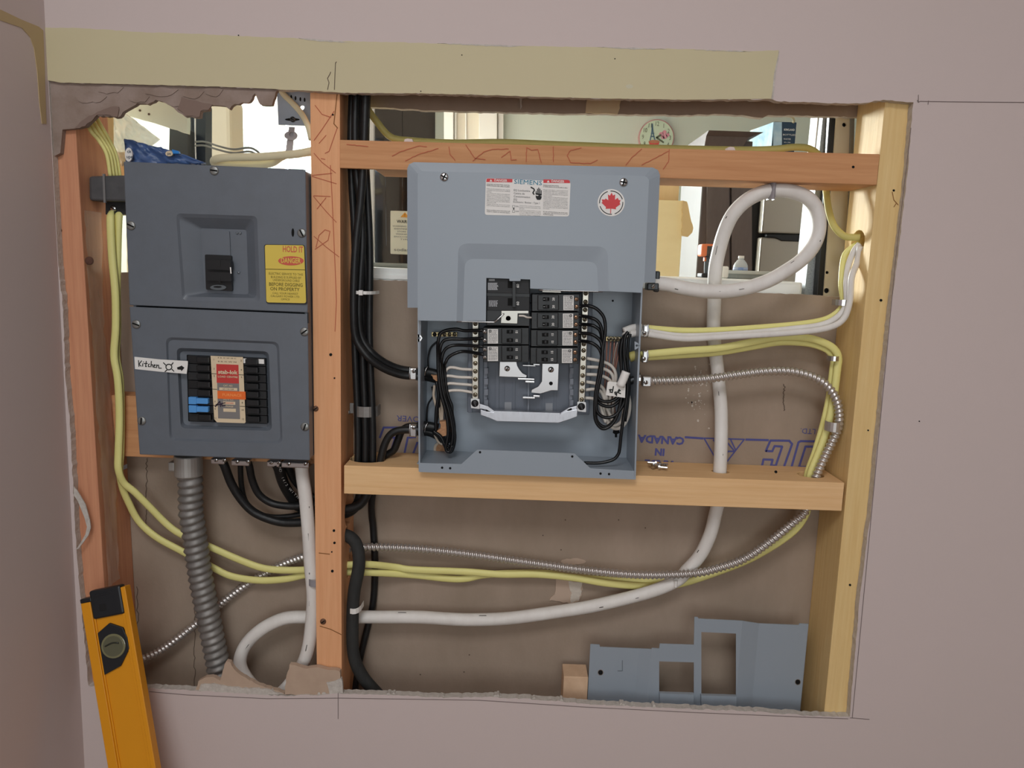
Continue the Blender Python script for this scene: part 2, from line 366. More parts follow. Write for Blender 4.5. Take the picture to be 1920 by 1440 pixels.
# ------------------------------------------------------------------ kitchen-side board (back of the cavity)
kt = [(697, 201), (807, 207), (940, 210), (1073, 213), (1170, 214), (1280, 216), (1347, 214), (1400, 217), (1430, 221), (1440, 216), (1560, 218), (1640, 221)]
kb = [(1640, 560), (1575, 557), (1537, 554), (1440, 550), (1230, 541), (1000, 533), (762, 527), (690, 524), (655, 523)]
h1 = rough([(655, 200)]+kt, 8, 1.0, 21, False)+rough(kb, 7, 1.0, 22, False)
h2 = rough([(150, 140), (612, 150), (612, 512), (225, 511), (170, 509)], 9, 1.0, 23)
V, F = solid([[(XL-.1, 0), (2.4, 0), (2.4, 2.62), (XL-.1, 2.62)], xz(h1, YB), xz(h2, YB)], YB, .1146)
wbk = tag(mk('wall_back', V, F, [PAPER, GYP], mi=[1 if len(f) == 4 else 0 for f in F]), kind='structure')
YP = YB-.0006
def ink(lines, w=.0042): stroke('printed_mark', lines, w, YP, BLUEINK, wbk)
def z5(*p): return [(1180+a/4.571, 780+b/4.571) for a, b in p]
ink([z5((480, 182), (630, 192))], .0034); ink([z5((1000, 202), (1190, 207))], .0034)
ink([z5((640, 190), (985, 200), (830, 400), (760, 400), (640, 190)), z5((720, 205), (790, 300), (905, 305), (830, 215), (800, 290)), z5((725, 300), (905, 302)), z5((845, 305), (800, 380)), z5((870, 205), (910, 290))], .0022)
ink([z5((1170, 300), (1210, 210), (1370, 212), (1395, 240), (1320, 450)), z5((1170, 300), (1225, 302), (1245, 258), (1310, 262), (1255, 425), (1215, 425), (1228, 375), (1150, 372), (1132, 450))], .0034)
ink([z5((1385, 455), (1450, 225), (1470, 215), (1640, 218)), z5((1455, 435), (1510, 262), (1580, 262), (1530, 440), (1455, 435))], .0034)
def rtext(s, px, py, h, bold=.02, wid=None): text('lettering', s, px, py, YP, h, BLUEINK, wbk, rot=math.pi-.02, bold=bold, wid=wid)
rtext('CANADA', 1240, 824, 14, .045, 88); rtext('IN', 1237, 847, 13, .045); rtext('MADE', 1236, 868, 11, .045, 54); rtext('LTD.', 1515, 808, 10, .0, 28)
rtext('COVER', 772, 785, 11, .0, 56)
def z6(*p): return [(640+a/5.54, 640+b/5.54) for a, b in p]
ink([z6((400, 1000), (440, 895), (640, 895)), z6((440, 1160), (510, 1155), (560, 1000), (490, 1000), (440, 1160)), z6((650, 1190), (690, 1000), (770, 995)), z6((745, 1170), (790, 1050))], .0032)
# water stain / efflorescence and torn spots on the board paper
EFF = mat('pale_crust', (206, 196, 184), .95, bump=((200,)*3, .8))
def bpart(name, loop, d, m): return prism(name, loop, YB-d, YB+.0002, m, wbk)
for q in range(60):
    x = 1310+R.gauss(0, 15); y = 735+R.gauss(0, 42); s = R.uniform(.6, 2.2); bpart('crust_speck', circ(x, y, s, 5, s*R.uniform(.6, 1.5)), .0004, EFF)
bpart('torn_board_paper', rough([(1042, 1085), (1072, 1080), (1090, 1090), (1093, 1105), (1085, 1128), (1068, 1132), (1050, 1128), (1030, 1126), (1041, 1110)], 6, 1.6, 31), .0018, EFF).data.materials[0] = mat('torn_buff_paper', (192, 170, 152), .95)
bpart('torn_board_paper', rough([(1066, 1090), (1092, 1092), (1086, 1126), (1070, 1130), (1072, 1112)], 5, 1.6, 32), .0026, EFF)
bpart('filler_patch', rough(circ(1075, 1053, 24, 12, 6), 6, 1.5, 33), .0008, MATS['torn_buff_paper'])
bpart('paper_patch', rough([(1101, 186), (1165, 186), (1158, 214), (1098, 211)], 8, 1.4, 34), .003, mat('buff_paper', (214, 196, 160), .9))
bpart('gypsum_crumb', rough([(974, 185), (979, 184), (979, 200), (975, 205)], 5, 1, 35), .004, GYP)
for q, (x, y0, y1) in enumerate(((258, 1100, 1290), (275, 860, 1000), (365, 1120, 1290), (1470, 720, 770))):
    pts = [(x+R.uniform(-2, 2), y0+(y1-y0)*i/30) for i in range(31)]
    stroke('crack', [pts], .0011, YP, mat('dark_stain', (98, 82, 70), .9), wbk)
for x, y in ((1060, 975), (1018, 1004), (1052, 1031), (880, 1228), (788, 1265), (870, 1260), (996, 1165), (1210, 990), (1160, 975)):
    bpart('nail_hole', circ(x, y, 1.3, 6), .0005, MATS['dark_stain'])
# ------------------------------------------------------------------ framing
def timber(name, loop, y0, y1, m, label, group=None, cat='stud'):
    return tag(prism(name, loop, y0, y1, m, None, bevel=.0012), label, cat, group)
SB = YB-.0004
lst = timber('wall_stud', [(80, 120), (134, 120), (211, 1345), (162, 1345)], YS, SB, WVL, 'reddish wall stud beside the return wall, partly wrapped in plastic film')
def drilled_stud(left, right, zpx, holes, m, label):
    """upright with holes bored across it: left, right = ((px, py) top, (px, py) foot) of the front face; holes = (px, py, y, half depth, half height)"""
    L0, L1 = W(*left[0], YS), W(*left[1], YS); R0, R1 = W(*right[0], YS), W(*right[1], YS)
    zt, zb = L0.z, L1.z
    lo = [[(hy+a*math.cos(t*.3927), W(px, py, hy).z+b*math.sin(t*.3927)) for t in range(16)] for px, py, hy, a, b in holes]
    V, F = solid([[(YS, zb), (SB, zb), (SB, zt), (YS, zt)]]+lo, 0, 1)
    P = []
    for y, f, z in V:
        t = (zt-z)/(zt-zb); P.append((L0.x+(L1.x-L0.x)*t if f == 0 else R0.x+(R1.x-R0.x)*t, y, z))
    return tag(mk('wall_stud', P, F, m, None, False, .0008), label, 'stud')
mst = drilled_stud(((581, 130), (595, 1345)), ((637, 130), (641, 1345)), None, [(612, 953, .0685, .0315, .026), (630, 1001, .05, .0135, .0115), (617, 1034, .079, .0125, .0115), (617, 1067.5, .0625, .0125, .0135), (617, 1157, .066, .0125, .0125)], WV, 'orange wall stud between the two electrical panels, scribbled with red crayon')
rst = drilled_stud(((1664, 150), (1540, 1390)), ((1722, 150), (1596, 1390)), None, [(1615, 454, .0565, .0225, .017)], WVR, 'pale yellow wall stud with looped cables stapled to its inner side')
_hx = W(705, 290, .03).x
def upper_rail():
    y0 = YS-.002; A, B = W(637, 262, y0), W(1650, 289, y0); C, D = W(638, 315, y0), W(1648, 347, y0)
    V, F = solid([[(A.x, y0), (B.x, y0), (B.x, SB), (_hx, SB), (_hx, .0185), (A.x, .0185)]], 0, 1)
    P = [(x, y, C.z+(D.z-C.z)*(x-C.x)/(D.x-C.x) if f == 0 else A.z+(B.z-A.z)*(x-A.x)/(B.x-A.x)) for x, f, y in V]
    return tag(mk('timber_rail', P, F, WH, None, False, .001), 'reddish brown timber rail with red crayon writing above the grey panel', 'rail')
urail = upper_rail()
_x0, _x1 = W(645, 890, YS-.001).x, W(1581, 930, YS-.001).x; _zt, _zb = W(1100, 888.5, YS-.001).z, W(1100, 941.5, YS-.001).z
_hl = [[(W(px, py, .055).x+rx*math.cos(-t*.314), yy+ry*math.sin(-t*.314)) for t in range(20)] for px, py, yy, rx, ry in ((1350.5, 885, .055, .0135, .0125), (1518.5, 896, .0535, .0195, .0185), (690, 876, .056, .0275, .0235))]
V, F = solid([[(_x0, YS-.001), (_x1, YS-.001), (_x1, SB), (_x0, SB)]]+_hl, _zb, _zt)
lrail = tag(mk('timber_rail', [(v[0], v[2], v[1]) for v in V], F, WHL, None, False, .0008), 'pale timber rail under the grey panel with cables through drilled holes', 'rail')
blk = timber('timber_blocking', [(208, 741), (597, 757), (600, 870), (217, 855)], .064, SB, WH, 'timber blocking set behind the charcoal panel', cat='blocking')
bp0 = W(900, 1345, .05).z-.05
sill = tag(box('timber_plate', W(165, 1345, YS).x+.03, W(1540, 1390, YS).x, YS, SB, bp0-.038, bp0, WHL), 'flat timber plate low in the wall cavity', 'plate')
tag(box('scrap_block', W(1057, 1270, .045).x, W(1103, 1270, .045).x, .045, .085, bp0-.001, W(1080, 1269, .045).z, mat('block_wood', (222, 190, 158), .8, n=((60, 60, 60), .6, (200, 164, 132))), None, .001), 'short offcut of pale wood standing in the cavity beside the spare cover', 'wood offcut')
YC = YS-.0006
def z2(*p): return [(640+a/3, 240+b/3) for a, b in p]
for ln in ([(285, 158), (340, 130), (440, 100), (480, 105)], [(360, 185), (430, 150), (545, 115)], [(605, 105), (612, 150), (640, 182)], [(700, 95), (750, 170), (810, 178)], [(740, 185), (800, 135), (850, 120), (940, 118)], [(900, 165), (950, 130), (955, 180), (985, 178)], [(1040, 190), (1042, 110), (1070, 125), (1105, 120), (1125, 195)], [(1192, 105), (1193, 190)], [(1350, 112), (1290, 125), (1270, 155), (1290, 195), (1400, 200), (1440, 180)], [(1690, 118), (1640, 160), (1600, 208)], [(1840, 130), (1690, 208)], [(1845, 120), (1840, 190), (1810, 232)], [(30, 92), (150, 104)]):
    stroke('crayon_mark', [rough(z2(*ln), 5, .6, 3, False)], .0010, YS-.0028, CRAYON, urail)
def z3(*p): return [(570+a/2.667, 160+b/2.667) for a, b in p]
for ln in ([(55, 100), (90, 145), (135, 160)], [(150, 130), (90, 220), (50, 275)], [(165, 215), (125, 330), (105, 340)], [(75, 290), (110, 250)], [(50, 340), (90, 385), (158, 438)], [(40, 450), (140, 440)], [(40, 455), (162, 492)], [(48, 552), (132, 556)], [(48, 556), (110, 630), (162, 685)], [(110, 562), (65, 618)], [(50, 755), (110, 808), (175, 858)], [(55, 820), (120, 775), (130, 730), (105, 722), (75, 750), (60, 810)], [(132, 400), (142, 600), (155, 900), (162, 1080), (155, 1230)], [(85, 366), (105, 370)]):
    stroke('crayon_mark', [z3(*ln)], .0010, YC, CRAYON, mst)
for px, py, par in ((624, 215, mst), (620, 665, mst), (627, 709, mst), (626, 995, mst), (627, 1018, mst), (622, 1035, mst), (623, 1071, mst), (1558, 935, lrail), (688, 905, lrail), (1600, 313, urail), (1652, 563, rst), (1628, 807, rst), (1594, 1097, rst), (1676, 357, rst), (1455, 876+9, lrail)):
    yy = YS if par is not urail else YS-.002
    prism('nail_hole', rough(circ(px, py, R.uniform(1.4, 3), 7), 3, .5, int(px)), yy-.0007, yy+.0005, MATS['hole_shade'], par)
stroke('crack', [[(1673, 360), (1676, 375), (1684, 384)], [(1680, 382), (1676, 388)]], .001, YC, mat('wood_crack', (140, 92, 50), .9), rst)
for ln in ([(632, 176), (628, 214), (626, 232), (633, 240)], [(600, 1174), (620, 1180), (640, 1190)], [(598, 1037), (618, 1039)]): stroke('crack', [ln], .0012, YC, MATS['wood_crack'], mst)
screw(606, 1165, YS, .0046, mst, mat('rusty_screw', (120, 90, 72), .6, .6)); screw(592, 766, YS, .0042, mst, MATS['rusty_screw'])
screw(110, 432, YS, .005, lst, MATS['rusty_screw']); screw(168, 489, YS, .006, lst, mat('dark_knot', (92, 62, 50), .8), MATS['dark_knot'])
# ================================================================== old charcoal panel
mat('worn_black', (60, 61, 63), .5)
YO = -.012                                              # front of its covers
op = thing('breaker_panel', 'old charcoal grey breaker panel with a yellow warning plate and a handwritten kitchen tag', 'breaker panel', W(420, 860, .04))
def enclosure():
    q = [(236, 308), (572, 321), (581, 860), (265, 849)]
    prism('enclosure_back', [(240, 312), (568, 325), (577, 856), (269, 845)], .0585, .06, OLDGS, op); return prism('enclosure', q, YO+.0035, .0595, OLDGS, op, holes=[[(241, 313), (567, 326), (576, 855), (270, 844)]])
enclosure()
def cover(name, quad, steps, m, par, yf, opening=None):
    """pressed sheet cover: outer quad then (quad, radius, depth) loops inward"""
    lp = [L3(qloop(quad, 2), yf+.004), L3(qloop(quad, 2.5), yf+.0006), L3(qloop([(a+(sum(q[0] for q in quad)/4-a)*.008, b+(sum(q[1] for q in quad)/4-b)*.008) for a, b in quad], 3), yf)]
    for q, r, d in steps: lp.append(L3(qloop(q, r), yf+d))
    return loft(name, lp, m, par, cap1=opening is None)
tc = cover('top_cover', [(232, 303), (573, 318), (577, 586), (243, 572)], [([(330, 400), (482, 405), (488, 566), (342, 563)], 9, 0), ([(336, 407), (476, 411), (481, 559), (347, 556)], 9, .003), ([(376, 428), (462, 431), (466, 552), (384, 549)], 5, .016)], OLDG, op, YO)
bc = cover('bottom_cover', [(243, 575), (577, 589), (581, 863), (262, 852)], [([(311, 632), (523, 641), (530, 832), (318, 826)], 12, 0), ([(315, 637), (519, 645), (526, 827), (322, 822)], 12, .0035), ([(331, 652), (504, 659), (510, 808), (339, 803)], 10, .0035), ([(337, 658), (500, 664), (505, 801), (344, 797)], 10, .011), ([(350, 665), (497, 671), (501, 795), (353, 790)], 2, .012)], OLDG, op, YO, opening=1)
prism('breaker_well', qloop([(346, 660), (502, 666), (506, 800), (349, 795)], 2), YO+.0165, YO+.02, BLK2, bc)
YU = YO+.016
prism('handle_guard', qloop([(380, 431), (430, 433), (432, 480), (383, 479)], 3), YU-.0022, YU, OLDG, tc, bevel=.001)
mb = prism('main_switch', qloop([(384, 477), (433, 479), (435, 546), (386, 543)], 3), YU-.006, YU+.001, BLK, tc, bevel=.001)
prism('switch_toggle', qloop([(386, 486), (432, 488), (433, 507), (387, 505)], 3), YU-.015, YU-.005, BLK, mb, bevel=.0015)
prism('switch_toggle', qloop([(386, 509), (432, 511), (434, 528), (387, 526)], 3), YU-.013, YU-.005, BLK, mb, bevel=.0015)
prism('switch_ridge', [(409, 486), (413, 486), (413, 500), (410, 500)], YU-.0156, YU-.0148, BLK, mb)
prism('switch_ridge', [(409, 519), (413, 519), (413, 530), (410, 530)], YU-.0136, YU-.0128, BLK, mb)
prism('pull_tab', circ(409, 539, 15, 18, 5), YU-.008, YU-.004, mat('grey_tab', (92, 98, 102), .5), mb, holes=[circ(408, 538, 8, 12, 2)])
prism('white_mark', [(431, 501), (433, 501), (434, 513), (432, 513)], YU-.0156, YU-.0148, WHITE, mb)
for px, py in ((445, 437), (451, 437), (448, 511)): screw(px, py, YU, .0018, tc, mat('grey_rivet', (128, 134, 140), .4, .5), MATS['grey_rivet'], 'rivet')
for px, py in ((402, 320), (246, 423), (566, 437), (256, 608), (571, 622), (266, 789), (572, 800)):
    screw(px, py, YO, .0062, op, mat('grey_screw', (150, 152, 150), .4, .7))
prism('slot', circ(549, 436, 2.6, 12, 8), YO-.0004, YO+.0004, MATS['hole_shade'], tc)  # dark ellipse laid flat for the shade in the slot
prism('notch', [(576, 586), (578.5, 586), (579, 606), (576.5, 606)], YO-.0004, YO+.004, BLK, op)
# yellow plate
pl = prism('warning_plate', qloop([(495, 458), (571, 459), (576, 571), (499, 569)], 5), YO-.0018, YO, BLK2, tc)
SIGN = mat('yellow_plate', (222, 196, 84), .5); pf = prism('plate_face', qloop([(496.5, 459), (570, 460), (574, 568.5), (499.5, 567)], 4.5), YO-.0022, YO-.0016, SIGN, pl); YT = YO-.0024
RS = mat('faded_red', (206, 92, 74), .6); OL = mat('olive_ink', (104, 92, 34), .7)
text('lettering', 'HOLD IT', 549, 468, YT, 11, RS, pl, bold=.02, wid=38)
prism('red_oval', circ(545.5, 489, 24, 24, 8.6), YT-.0002, YT+.0002, RS, pl); text('lettering', 'DANGER', 545, 489, YT-.0004, 9.5, SIGN, pl, bold=.02, wid=37)
stroke('rule_line', [[(497, 504.5), (572, 506)]], .0009, YT, OL, pl)
for s, y, h, w in (('ELECTRIC SERVICE TO THIS', 514, 4.2, 64), ('BUILDING IS SUPPLIED BY', 520.5, 4.2, 57), ('UNDERGROUND CABLE', 526, 4, 50)): text('lettering', s, 536+(y-514)*.05, y, YT, h, OL, pl, wid=w)
text('lettering', 'BEFORE DIGGING', 536, 534, YT, 6.2, OL, pl, bold=.012, wid=63); text('lettering', 'ON PROPERTY', 534, 542.5, YT, 6.2, OL, pl, bold=.012, wid=55)
for s, y, w in (('CALL YOUR NEAREST', 550.5, 48), ('CALGARY POWER LTD.', 556, 55), ('OFFICE', 561.5, 16)): text('lettering', s, 535, y, YT, 3.6, OL, pl, wid=w)
# breakers in the lower cover
def lerpq(q, u, v):
    a = Vector(q[0]).lerp(Vector(q[1]), u); b = Vector(q[3]).lerp(Vector(q[2]), u); c = a.lerp(b, v); return (c.x, c.y)
BQ = [(351, 666), (497, 672), (501, 795), (354, 790)]
BLUE = mat('blue_toggle', (86, 154, 220), .45)
def sub(u0, v0, u1, v1): return [lerpq(BQ, u0, v0), lerpq(BQ, u1, v0), lerpq(BQ, u1, v1), lerpq(BQ, u0, v1)]
rows = 8
for i in range(rows):
    a, b = i/rows+.004, (i+1)/rows-.004
    for side in (0, 1):
        u0, u1 = (.0, .315) if side == 0 else (.715, 1.0)
        bk = prism('breaker', sub(u0, a, u1, b), YO+.004, YO+.0166, BLK2 if (i+side) % 3 else BLK, bc, bevel=.0008)
        blue = side == 0 and i in (5, 6)
        t0, t1 = ((.005, .25) if side == 0 else (.76, .99)) if blue else ((.11, .28) if side == 0 else (.74, .9))
        prism('toggle', sub(t0, a+.016, t1, b-.016), YO-.003, YO+.0045, BLUE if blue else BLK, bk, bevel=.0012)
        if blue: prism('toggle_step', sub(.0, a+.004, .1, b-.004), YO-.004, YO+.003, BLUE, bk, bevel=.0008)
prism('white_tape', sub(.72, .015, .985, .085), YO+.003, YO+.0042, WHITE, bc)
dl = prism('directory_card', [lerpq(BQ, .30, -.005), lerpq(BQ, .715, -.005), lerpq(BQ, .725, .985), lerpq(BQ, .71, 1.0), lerpq(BQ, .36, 1.0), lerpq(BQ, .325, .955)], YO+.0008, YO+.0016, CREAM, bc); YD = YO+.0006
def card(u0, v0, u1, v1, m, d=0): return prism('printed_block', sub(u0, v0, u1, v1), YD-d, YD+.0004, m, dl)
card(.37, .115, .655, .40, mat('card_red', (196, 60, 56), .6)); card(.375, .40, .655, .94, mat('card_grey', (128, 124, 122), .6))
card(.40, .47, .63, .51, CREAM, .0003); card(.445, .68, .60, .725, CREAM, .0003); card(.445, .785, .605, .835, CREAM, .0003)
card(.375, .52, .735, .64, mat('orange_label', (238, 112, 44), .5), .0006)
def ct(s, u, v, h, m, wid=None, bold=0, d=.0008, par=dl): x, y = lerpq(BQ, u, v); text('lettering', s, x, y, YD-d, h, m, par, bold=bold, wid=wid)
ct('stab-lok', .513, .235, 7, CREAM, 37, .035); ct('LOAD CENTRE', .513, .305, 3.4, CREAM, 37, .02); ct('CAT. NO.', .515, .44, 3.4, CREAM, 18, .02)
ct('FURNACE', .56, .58, 5, mat('pale_orange', (250, 160, 90), .6), 36, .02, .001); ct('VOLTS A.C.', .515, .655, 3, CREAM, 20, .01); ct('PHASE', .525, .755, 3, CREAM, 14, .01)
ct('120/240', .52, .703, 2.6, REDINK, 16); ct('LI-112-124', .515, .49, 2.4, BLACKINK, 20)
for v, a, b in ((.05, '1', '2'), (.19, '3', '4'), (.30, '5', '6'), (.69, '7', '8'), (.80, '9', '10'), (.94, '11', '12')): ct(a, .34, v, 3.2, BLACKINK); ct(b, .69, v, 3.2, BLACKINK)
ct('F R G W M C', .51, .02, 2, BLACKINK, 34); ct('P R G W N', .51, .075, 2, BLACKINK, 34)
for ln in ([lerpq(BQ, .305, .265), lerpq(BQ, .37, .265)], [lerpq(BQ, .655, .265), lerpq(BQ, .72, .265)], [lerpq(BQ, .31, .5), lerpq(BQ, .37, .5)], [lerpq(BQ, .31, .745), lerpq(BQ, .37, .745)], [lerpq(BQ, .66, .745), lerpq(BQ, .72, .745)]): stroke('rule_line', [ln], .0007, YD-.0003, BLACKINK, dl)
def z7(*p): return [(240+a/6.857, 640+b/6.857) for a, b in p]
stroke('handwriting', [z7((1120, 840), (1180, 770), (1190, 840)), z7((1130, 815), (1200, 810)), z7((1250, 790), (1200, 800), (1210, 830), (1250, 820))], .0014, YD-.0008, mat('purple_ink', (52, 34, 52), .6), dl)
# hand written tag
tg = prism('paper_tag', [(252, 669), (300, 674), (352, 677), (352, 684), (350, 701), (300, 697), (253, 692)], YO-.0012, YO-.0002, WHITE, op); YTG = YO-.0016
stroke('handwriting', [z7((135, 245), (140, 325)), z7((175, 250), (140, 295), (170, 320)), z7((190, 285), (188, 322)), z7((196, 262), (200, 266)), z7((235, 255), (225, 325), (240, 322)), z7((205, 285), (250, 285)), z7((275, 290), (262, 300), (262, 325), (282, 325)), z7((300, 255), (294, 330)), z7((296, 305), (318, 300), (318, 332)), z7((330, 318), (352, 305), (338, 300), (332, 335), (358, 335)), z7((368, 300), (368, 340)), z7((368, 312), (392, 305), (396, 345), (430, 345))], .0012, YTG, BLACKINK, tg)
stroke('handwriting', [[(240+(525+38*math.cos(t))/6.857, 640+(330+36*math.sin(t))/6.857) for t in [i*.45 for i in range(15)]], z7((455, 275), (485, 305)), z7((580, 275), (560, 300)), z7((475, 390), (500, 370)), z7((590, 385), (565, 360))], .0014, YTG, BLACKINK, tg)
prism('arrow_mark', z7((630, 335), (680, 318), (685, 310), (725, 340), (685, 385), (680, 365), (635, 362)), YTG-.0001, YTG+.0001, BLACKINK, tg)
# clamps under the panel
def clamp(par, px, py, y, w, h, m=None, scr=((-.3, 0), (.3, 0)), name='cable_clamp'):
    c = W(px, py, y); k = PXM(px, py, y); w *= k; h *= k
    a = box(name, c.x-w/2, c.x+w/2, y-.011, y+.011, c.z-h/2, c.z+h/2, m or CHROME, par, bevel=.0018)
    for sx, sz in scr: screw(px+sx*w/k, py+sz*h/k, y-.011, .0032, a, CHROME)
    return a
for px, py, w in ((413, 862, 26), (455, 865, 34), (516, 867, 24), (557, 869, 52)): clamp(op, px, py, .045, w, 11)
c0 = W(353, 858, .042); cyl('conduit_hub', (c0.x, .042, c0.z+.004), .0205, -.032, mat('cast_hub', (176, 174, 170), .45, .6), op, 'z', 28, bevel=.002)
h = bpy.data.objects['conduit_hub']; box('hub_lug', c0.x-.027, c0.x-.017, .032, .052, c0.z-.02, c0.z-.006, MATS['cast_hub'], op, .002)
# ================================================================== new grey load centre
YN = -.003
lc = thing('load_centre', 'new light grey load centre with its lower cover off, showing black breakers and wires', 'breaker panel', W(990, 890, .04))
YBX = .084                                              # inner back of the box
WL = W(783.5, 700, 0).x; WR_T, WR_B = W(1205, 548, 0).x, W(1191, 890, 0).x
zt = W(990, 330, 0).z; zb = W(790, 869, 0).z; zb2 = W(1189, 884.5, 0).z
def wallplate(name, x0, x1, zA, zB, th):               # side wall that leans from x0 (top) to x1 (bottom)
    V = [(x0, 0, zA), (x0+th, 0, zA), (x0+th, YBX+.001, zA), (x0, YBX+.001, zA), (x1, 0, zB), (x1+th, 0, zB), (x1+th, YBX+.001, zB), (x1, YBX+.001, zB)]
    return mk(name, V, [(3, 2, 1, 0), (4, 5, 6, 7), (0, 1, 5, 4), (1, 2, 6, 5), (2, 3, 7, 6), (3, 0, 4, 7)], BOXG, lc, bevel=.0003)
wallplate('box_side', WL, W(785, 880, 0).x, zt, zb-.002, .0014)
xr0 = WR_T+(WR_T-WR_B)*(zt-W(1205, 548, 0).z)/(W(1205, 548, 0).z-W(1191, 890, 0).z)
wallplate('box_side', xr0-.0014, WR_B-.0014, zt, zb2-.002, .0014)
back = mk('box_back', [(WL, YBX, zt), (xr0, YBX, zt), (WR_B, YBX, zb2), (W(785, 880, 0).x, YBX, zb), (WL, YBX+.0014, zt), (xr0, YBX+.0014, zt), (WR_B, YBX+.0014, zb2), (W(785, 880, 0).x, YBX+.0014, zb)], [(3, 2, 1, 0), (4, 5, 6, 7), (0, 1, 5, 4), (1, 2, 6, 5), (2, 3, 7, 6), (3, 0, 4, 7)], BOXG, lc)
box('box_top', WL, xr0, 0, YBX, zt-.0014, zt, BOXG, lc)
zr = W(1189, 883, 0).z
mk('box_bottom', [(WL+.001, .001, zb), (WR_B-.001, .001, zb2), (WR_B-.001, YBX, zb2), (WL+.001, YBX, zb), (WL+.001, .001, zb-.0014), (WR_B-.001, .001, zb2-.0014), (WR_B-.001, YBX, zb2-.0014), (WL+.001, YBX, zb-.0014)], [(0, 1, 2, 3), (7, 6, 5, 4), (4, 5, 1, 0), (5, 6, 2, 1), (6, 7, 3, 2), (7, 4, 0, 3)], BOXG, lc)
fp = prism('bottom_flange', [(786, 868), (865, 870), (895, 843), (1077, 850), (1107, 878), (1189, 883), (1189, 899), (786, 885)], -.002, -.0004, PGREY, lc)
for px, py in ((829, 877), (844, 878), (1126, 888), (1142, 889), (900, 848), (1073, 856)): prism('screw_hole', circ(px, py, 2.3, 10), -.0024, -.0018, MATS['hole_shade'], fp)
prism('side_lip', [(783, 600), (786.5, 600), (788, 884), (785, 884)], -.0016, .0004, PGREY, lc); prism('side_lip', [(1202, 548), (1205, 531), (1198, 700), (1192, 899), (1189, 899), (1195, 700)], -.0016, .0004, PGREY, lc)
for px, py in ((788, 634), (1195, 648)):
    t = prism('lip_loop', qloop([(px-5, py-8), (px+1, py-5), (px+4, py), (px+1, py+5), (px-5, py+8)], 1), -.0016, .002, CHROME if px < 900 else PGREY, lc, holes=[circ(px-1, py, 2.2, 8)])
for px, py in ((1149, 564), (1171, 865)): prism('knockout', circ(px, py, 2, 8), YBX-.0006, YBX+.0002, MATS['hole_shade'], back)
prism('back_rib', [(1190, 549), (1192, 549), (1188, 660), (1186, 660)], YBX-.003, YBX, BOXG, back); prism('back_rib', [(1196, 549), (1197, 549), (1194, 660), (1193, 660)], YBX-.006, YBX, BOXG, back)
prism('keyhole', [(1150, 806), (1161, 806), (1162, 812), (1157, 814), (1157, 820), (1153, 820), (1153, 814), (1149, 812)], YBX-.0008, YBX, MATS['hole_shade'], back)
# cover: pressed sheet with bevelled rim and a pressed-in field above the breakers
co = [(763, 315), (766, 307), (775, 303), (1225, 313), (1235, 318), (1239, 328), (1229, 531), (1206, 532), (1203, 549), (994, 541), (994, 524), (912, 521), (911, 602), (783, 601), (783, 580), (763, 579)]
# rim: raised inner face over the outer sheet, leaving a sloped border
rim_o = [(764, 577), (763.5, 316), (767, 308), (776, 304), (1224, 314), (1234, 319), (1237.5, 328), (1228.5, 530)]
rim_i = [(783, 577), (783, 333), (784, 326), (791, 321), (1209, 330), (1214, 333), (1217, 338), (1208, 530)]
def bez(a, c, b, n=6): return [(a[0]*(1-t)**2+2*c[0]*t*(1-t)+b[0]*t*t, a[1]*(1-t)**2+2*c[1]*t*(1-t)+b[1]*t*t) for t in [i/n for i in range(n+1)]]
fld_o = [(856, 602)]+bez((859, 474), (859, 456), (880, 456.4))+bez((1120, 462), (1139, 462.3), (1139.5, 480))+[(1142, 546)]
fld_i = [(868, 602)]+bez((871, 504), (871, 485), (890, 485.3))+bez((1102, 490.3), (1120, 490.8), (1120, 508))+[(1122, 546)]
face = [(783, 577)]+rim_i[1:]+[(1206, 532), (1203, 549)]+fld_o[::-1]+[(783, 601)]
cov = prism('panel_cover', face, YN-.005, YN-.0035, PGREY, lc)
A = [W(a, b, YN-.001) for a, b in rim_o]; B = [W(a, b, YN-.0049) for a, b in rim_i]
mk('cover_rim', A+B, [(i, i+1, i+9, i+8) for i in range(7)], PGREY, cov, bevel=.0006)
# the pressed field slopes back toward the breakers
A = [W(a, b, YN-.005) for a, b in fld_o]; B = [W(a, b, YN-.0015) for a, b in fld_i]
nf = len(fld_o); mk('field_slope', A+B, [(i, i+1, i+nf+1, i+nf) for i in range(nf-1)], PGREY, cov, smooth=True)
prism('pressed_field', fld_i+[(994, 541), (994, 524), (912, 521), (911, 602)], YN-.0015, YN, PGREY, cov)
for px, py in ((833, 332), (1169, 342)): screw(px, py, YN-.005, .0058, cov, CHROME, cross=True)
YL = YN-.0054
lb = prism('warning_label', qloop([(911, 334), (1070, 341), (1067, 406), (909, 403)], 5), YL, YN-.0048, WHITE, cov); YL -= .0003
def z8(a, b): return (900+a/6.857, 320+b/6.857)
def band(pts, m, d=0, name='printed_block'): return prism(name, [z8(*p) for p in pts], YL-d, YL+.0002, m, lb)
band([(80, 145), (85, 108), (98, 100), (418, 107), (416, 150)], REDINK); band([(815, 112), (1130, 118), (1152, 128), (1158, 160), (815, 157)], REDINK)
def lt(s, a, b, h, m, w=None, bold=0, rot=-.022, align='CENTER'): x, y = z8(a, b); return text('lettering', s, x, y, YL-.0003, h/6.857, m, lb, rot=rot, bold=bold, wid=w/6.857 if w else None, align=align)
lt('DANGER', 266, 127, 30, WHITE, 165, .02); lt('DANGER', 1000, 138, 30, WHITE, 165, .02)
for a, b in ((140, 126), (877, 138)): band([(a-18, b+13), (a, b-16), (a+18, b+13)], WHITE, .0003, 'warning_triangle')
lt('SIEMENS', 617, 152, 54, TEAL, 358, 0)
